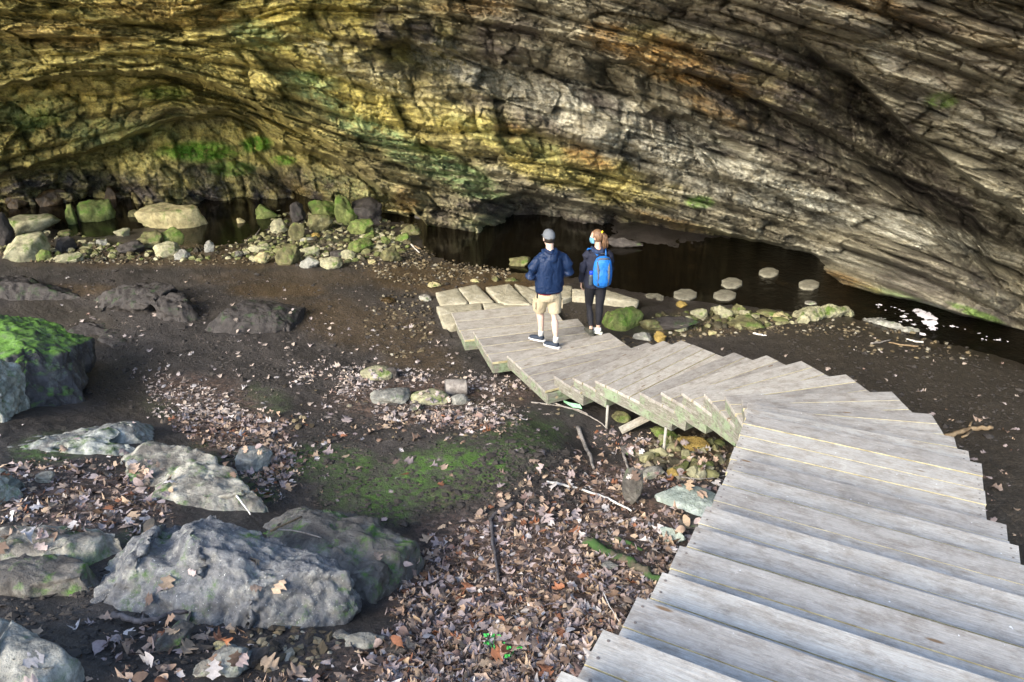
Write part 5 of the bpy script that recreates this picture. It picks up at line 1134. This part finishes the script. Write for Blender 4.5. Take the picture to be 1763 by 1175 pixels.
def build_woman():
    ft = at_z(1022, 573, .28); root = empty('person', tuple(ft), math.radians(8)); tag(root, 'person with reddish ponytail, face mask, black clothes and one white shoe turned outward', 'person')
    K = .965
    b = MB(); T = b.tube; hd, f, r, u, M = face(b, (-.015, .03, 1.56), (-.80, .60, -.10), .96)
    T([(0, .01, 1.50, .048), (0, .0, 1.43, .048), (0, -.01, 1.36, .07)], 18)
    T([(0, -.01, 1.37, .08), (0, -.015, 1.31, .145), (0, -.02, 1.18, .14), (0, -.01, 1.03, .122), (0, 0, .92, .155), (0, 0, .84, .15)], 24, squash=.66, ref=(0, 1, 0))
    aL = [(-.15, -.01, 1.32, .038), (-.205, -.03, 1.18, .032), (-.23, -.04, 1.06, .028), (-.23, .01, .93, .024), (-.215, .06, .83, .023)]; aR = [(.15, -.01, 1.32, .038), (.205, -.01, 1.18, .032), (.22, .0, 1.06, .028), (.16, .10, 1.02, .024), (.08, .19, 1.05, .023)]
    T(aL, 14); T(aR, 14); hand(b, (-.215, .06, .83), (.05, .25, -1), (-1, .1, 0), (0, 1, .2), .92); hand(b, (.08, .19, 1.05), (-.8, .4, .2), (.2, .6, .8), (0, .2, 1), .92)
    T([(-.075, 0, .88, .092), (-.080, .06, .66, .074), (-.07, .10, .47, .054), (-.066, .03, .32, .050), (-.062, -.03, .20, .037), (-.06, -.06, .11, .031), (-.06, -.02, .06, .03)], 16)
    T([(.075, 0, .88, .092), (.080, .0, .66, .074), (.07, -.01, .46, .054), (.068, -.02, .34, .052), (.062, -.03, .20, .037), (.06, -.03, .10, .031), (.06, .01, .06, .03)], 16)
    link('body', b.remesh(.0075, 'body', MS, 3), root)
    for sg in (-1, 1):
        e = MB(); e.sphere(hd + r * sg * .030 + f * .076 + u * .012, .012, 14); e.build('eye', plain('eye_white', (.7, .7, .7), .3), root, True)
    # hair: skull cap of hair gathered into a loose ponytail
    mh = NT('reddish_brown_hair', .55, .4); v = mh.coord(); a = mh.noise(mh.mp(v, (60, 60, 5)), 1.6, 4, .6, .5); mh = mh.done(mh.mix(mh.mapr(a, .35, .65), (.045, .022, .012), (.22, .125, .065)), mh.bump(a, .8, .006))
    h = MB(); h.sphere(hd - f * .014 + u * .016, (.083, .095, .106), 24, M); me = h.remesh(.006, 'hair', mh, 1); bm = bmesh.new(); bm.from_mesh(me)
    bmesh.ops.delete(bm, geom=[q for q in bm.verts if ((q.co - hd).dot(f) > .030 and (q.co - hd).dot(u) < .075) or (q.co - hd).dot(u) < -.065], context='VERTS'); bm.to_mesh(me); bm.free(); hr = link('hair', me, root)
    md = hr.modifiers.new('t', 'SOLIDIFY'); md.thickness = .006
    pt = MB(); rs = random.Random(9); b0 = hd - f * .095 + u * .062
    for k in range(46):
        ang = rs.uniform(0, 6.28); q = rs.uniform(.004, .028); ox, oy = q * math.cos(ang), q * math.sin(ang); fl = rs.uniform(.9, 1.15); sp = rs.uniform(-.045, .045); sp2 = rs.uniform(-.03, .03)
        pt.tube([tuple(hd - f * .06 + u * .07 + r * ox * .6) + (.008,), tuple(b0 + r * ox + u * oy * .5) + (.009,), tuple(b0 - f * .045 - u * .04 + r * (ox + sp * .4) + f * oy) + (.010,), tuple(b0 - f * .05 - u * .12 * fl + r * (ox + sp) + f * (oy + sp2 * .6)) + (.009,), tuple(b0 - f * .035 - u * .20 * fl + r * (ox * 1.2 + sp * 1.3) + f * (oy + sp2)) + (.003,)], 6)
    link('ponytail', pt.mesh('ponytail', mh, True), hr)
    cl = MB(); cl.tube([tuple(b0 - r * .028 + u * .012) + (.008,), tuple(b0 + u * .026) + (.014,), tuple(b0 + r * .028 + u * .012) + (.008,)], 10); cl.build('hair_clip', plain('yellow_clip', (.85, .52, .02), .4), hr, True)
    mk = MB(); n = 10; V = []; 
    for i in range(7):
        for k in range(n + 1):
            a = math.pi * (k / n - .5) * 1.02; zz = .002 - .088 * i / 6; bulge = .020 * math.cos(a) ** 3 * math.sin(math.pi * (i + .8) / 7.5); V.append(hd + r * (.076 * math.sin(a)) + f * (.014 + .084 * math.cos(a) + bulge) + u * zz)
    mk.add(V, [(i * (n + 1) + k, i * (n + 1) + k + 1, (i + 1) * (n + 1) + k + 1, (i + 1) * (n + 1) + k) for i in range(6) for k in range(n)])
    o = mk.build('face_mask', plain('light_blue_mask', (.10, .24, .34), .8), root, True); md = o.modifiers.new('t', 'SOLIDIFY'); md.thickness = .003
    # black jacket, leggings
    mbk = cloth('black_jacket_cloth', (.012, .014, .028), .8, sc=12); j = MB(); T = j.tube
    T([(0, -.005, 1.42, .062), (0, -.01, 1.37, .105), (0, -.018, 1.32, .175), (0, -.02, 1.18, .178), (0, -.012, 1.03, .170), (0, -.005, .90, .185), (0, 0, .80, .188), (0, 0, .775, .175)], 28, squash=.68, ref=(0, 1, 0))
    T([(-.12, -.01, 1.335, .068), (-.185, -.02, 1.27, .066), (-.215, -.035, 1.17, .060), (-.235, -.04, 1.06, .054), (-.235, .01, .93, .047), (-.222, .05, .855, .040)], 16); T([(.12, -.01, 1.335, .068), (.185, -.01, 1.27, .066), (.21, -.01, 1.17, .060), (.225, .0, 1.06, .054), (.16, .10, 1.02, .046), (.10, .17, 1.04, .038)], 16)
    jk = link('jacket', j.remesh(.009, 'jacket', mbk, 4, wr(.009, (8, 8, 4), 15)), root)
    hh = MB(); hh.tube([(-.085, .03, 1.40, .026), (-.080, -.05, 1.385, .034), (-.02, -.10, 1.36, .040), (.03, -.10, 1.36, .040), (.080, -.05, 1.385, .034), (.085, .03, 1.40, .026)], 14); link('hood', hh.remesh(.008, 'hood', cloth('navy_hood_cloth', (.014, .026, .065), .8), 4), jk)
    g = MB(); T = g.tube; T([(0, 0, .90, .165), (0, 0, .80, .165)], 22, squash=.68, ref=(0, 1, 0))
    T([(-.075, 0, .86, .100), (-.080, .06, .66, .082), (-.07, .10, .47, .062), (-.066, .03, .32, .057), (-.062, -.03, .20, .044), (-.06, -.055, .145, .040)], 16); T([(.075, 0, .86, .100), (.080, .0, .66, .082), (.07, -.01, .46, .062), (.068, -.02, .34, .059), (.062, -.03, .20, .044), (.06, -.03, .15, .040)], 16)
    link('leggings', g.remesh(.008, 'leggings', cloth('black_leggings_cloth', (.010, .010, .014), .75), 3), root)
    mw = plain('white_shoe', (.78, .76, .70), .6, .1); mso = plain('cream_sole', (.70, .68, .55), .6)
    shoe((.06, -.03, .0), .95, 0, .25, mw, mso, root); shoe((-.06, -.055, .0), .15, 0, .25, plain('painted_shade_shoe', (.05, .05, .04), .7), plain('painted_shade_sole', (.06, .06, .05), .7), root)  # left shoe pairs with the white one, its shade painted as dark colour
    # backpack and its bottle
    Mw = root.matrix_basis.copy(); Mw = Matrix.Translation(root.location) @ Euler((0, 0, root.rotation_euler.z)).to_matrix().to_4x4()
    bp = empty('backpack', tuple(Mw @ Vector((.03, -.22, .88))), root.rotation_euler.z); tag(bp, 'bright blue and grey backpack on the back of the person in black', 'backpack')
    mbl = cloth('bright_blue_nylon', (.012, .13, .44), .55, sc=16); mgr = cloth('grey_nylon', (.07, .08, .095), .6, sc=18); q = MB(); T = q.tube
    T([(0, 0, -.01, .085), (0, -.01, .03, .135), (0, -.015, .12, .150), (0, -.012, .26, .148), (0, -.005, .38, .132), (0, .0, .44, .10), (0, .01, .465, .05)], 26, squash=.68, ref=(0, 1, 0)); link('pack_body', q.remesh(.008, 'pack_body', mbl, 3, wr(.008, (10, 10, 5), 25)), bp)
    q = MB(); T = q.tube; T([(-.01, -.085, .03, .075), (-.01, -.10, .10, .095), (-.01, -.10, .20, .092), (-.01, -.085, .29, .060)], 22, squash=.50, ref=(0, 1, 0)); link('front_pocket', q.remesh(.007, 'front_pocket', mbl, 3, wr(.006, (12, 12, 6), 28)), bp)
    for sx in (-.088, .075):
        q = MB(); q.tube([(sx, -.055, .40, .014), (sx, -.098, .30, .018), (sx * .92, -.128, .18, .018), (sx * .9, -.110, .04, .014)], 10, squash=.5, ref=(0, 1, 0)); q.build('side_panel', mgr, bp, True)
    for zz in (.12, .30):
        q = MB(); q.tube([(-.140, -.03, zz, .007), (-.10, -.095, zz - .01, .007), (-.05, -.118, zz - .02, .006)], 8, squash=.5); q.build('compression_strap', mgr, bp, True)
    q = MB(); q.tube([(-.10, -.02, .40, .012), (-.06, -.06, .44, .014), (.0, -.075, .445, .015), (.06, -.06, .44, .014), (.10, -.02, .40, .012)], 10); q.build('top_zip', mgr, bp, True)
    q = MB(); q.tube([(-.03, .03, .45, .006), (-.03, .02, .50, .006), (.03, .02, .50, .006), (.03, .03, .45, .006)], 8); q.build('grab_loop', mgr, bp, True)
    for sg in (-1, 1):
        q = MB(); q.tube([(sg * .06, .09, .44, .018), (sg * .10 - .02, .17, .515, .020), (sg * .125 - .03, .26, .50, .020), (sg * .145 - .03, .345, .42, .019), (sg * .155 - .03, .355, .28, .017), (sg * .19 - .02, .28, .14, .010), (sg * .14, .07, .06, .008)], 12, squash=.42, ref=(0, 1, .3)); q.build('shoulder_strap', mbl, bp, True)
    bt = empty('water_bottle', tuple(Mw @ Vector((-.135, -.215, .88))), 0); tag(bt, 'dark water bottle with a bright blue lid in the side of the backpack', 'bottle')
    q = MB(); q.tube([(0, 0, .02, .030), (0, 0, .03, .034), (0, 0, .16, .034), (0, 0, .19, .024)], 18); q.build('bottle_body', plain('smoky_plastic', (.05, .06, .07), .25), bt, True)
    q = MB(); q.tube([(0, 0, .185, .027), (0, 0, .225, .027), (0, 0, .235, .020)], 18); q.build('lid', plain('cobalt_lid', (.02, .06, .62), .4), bt, True)
build_woman()
#NEXT3
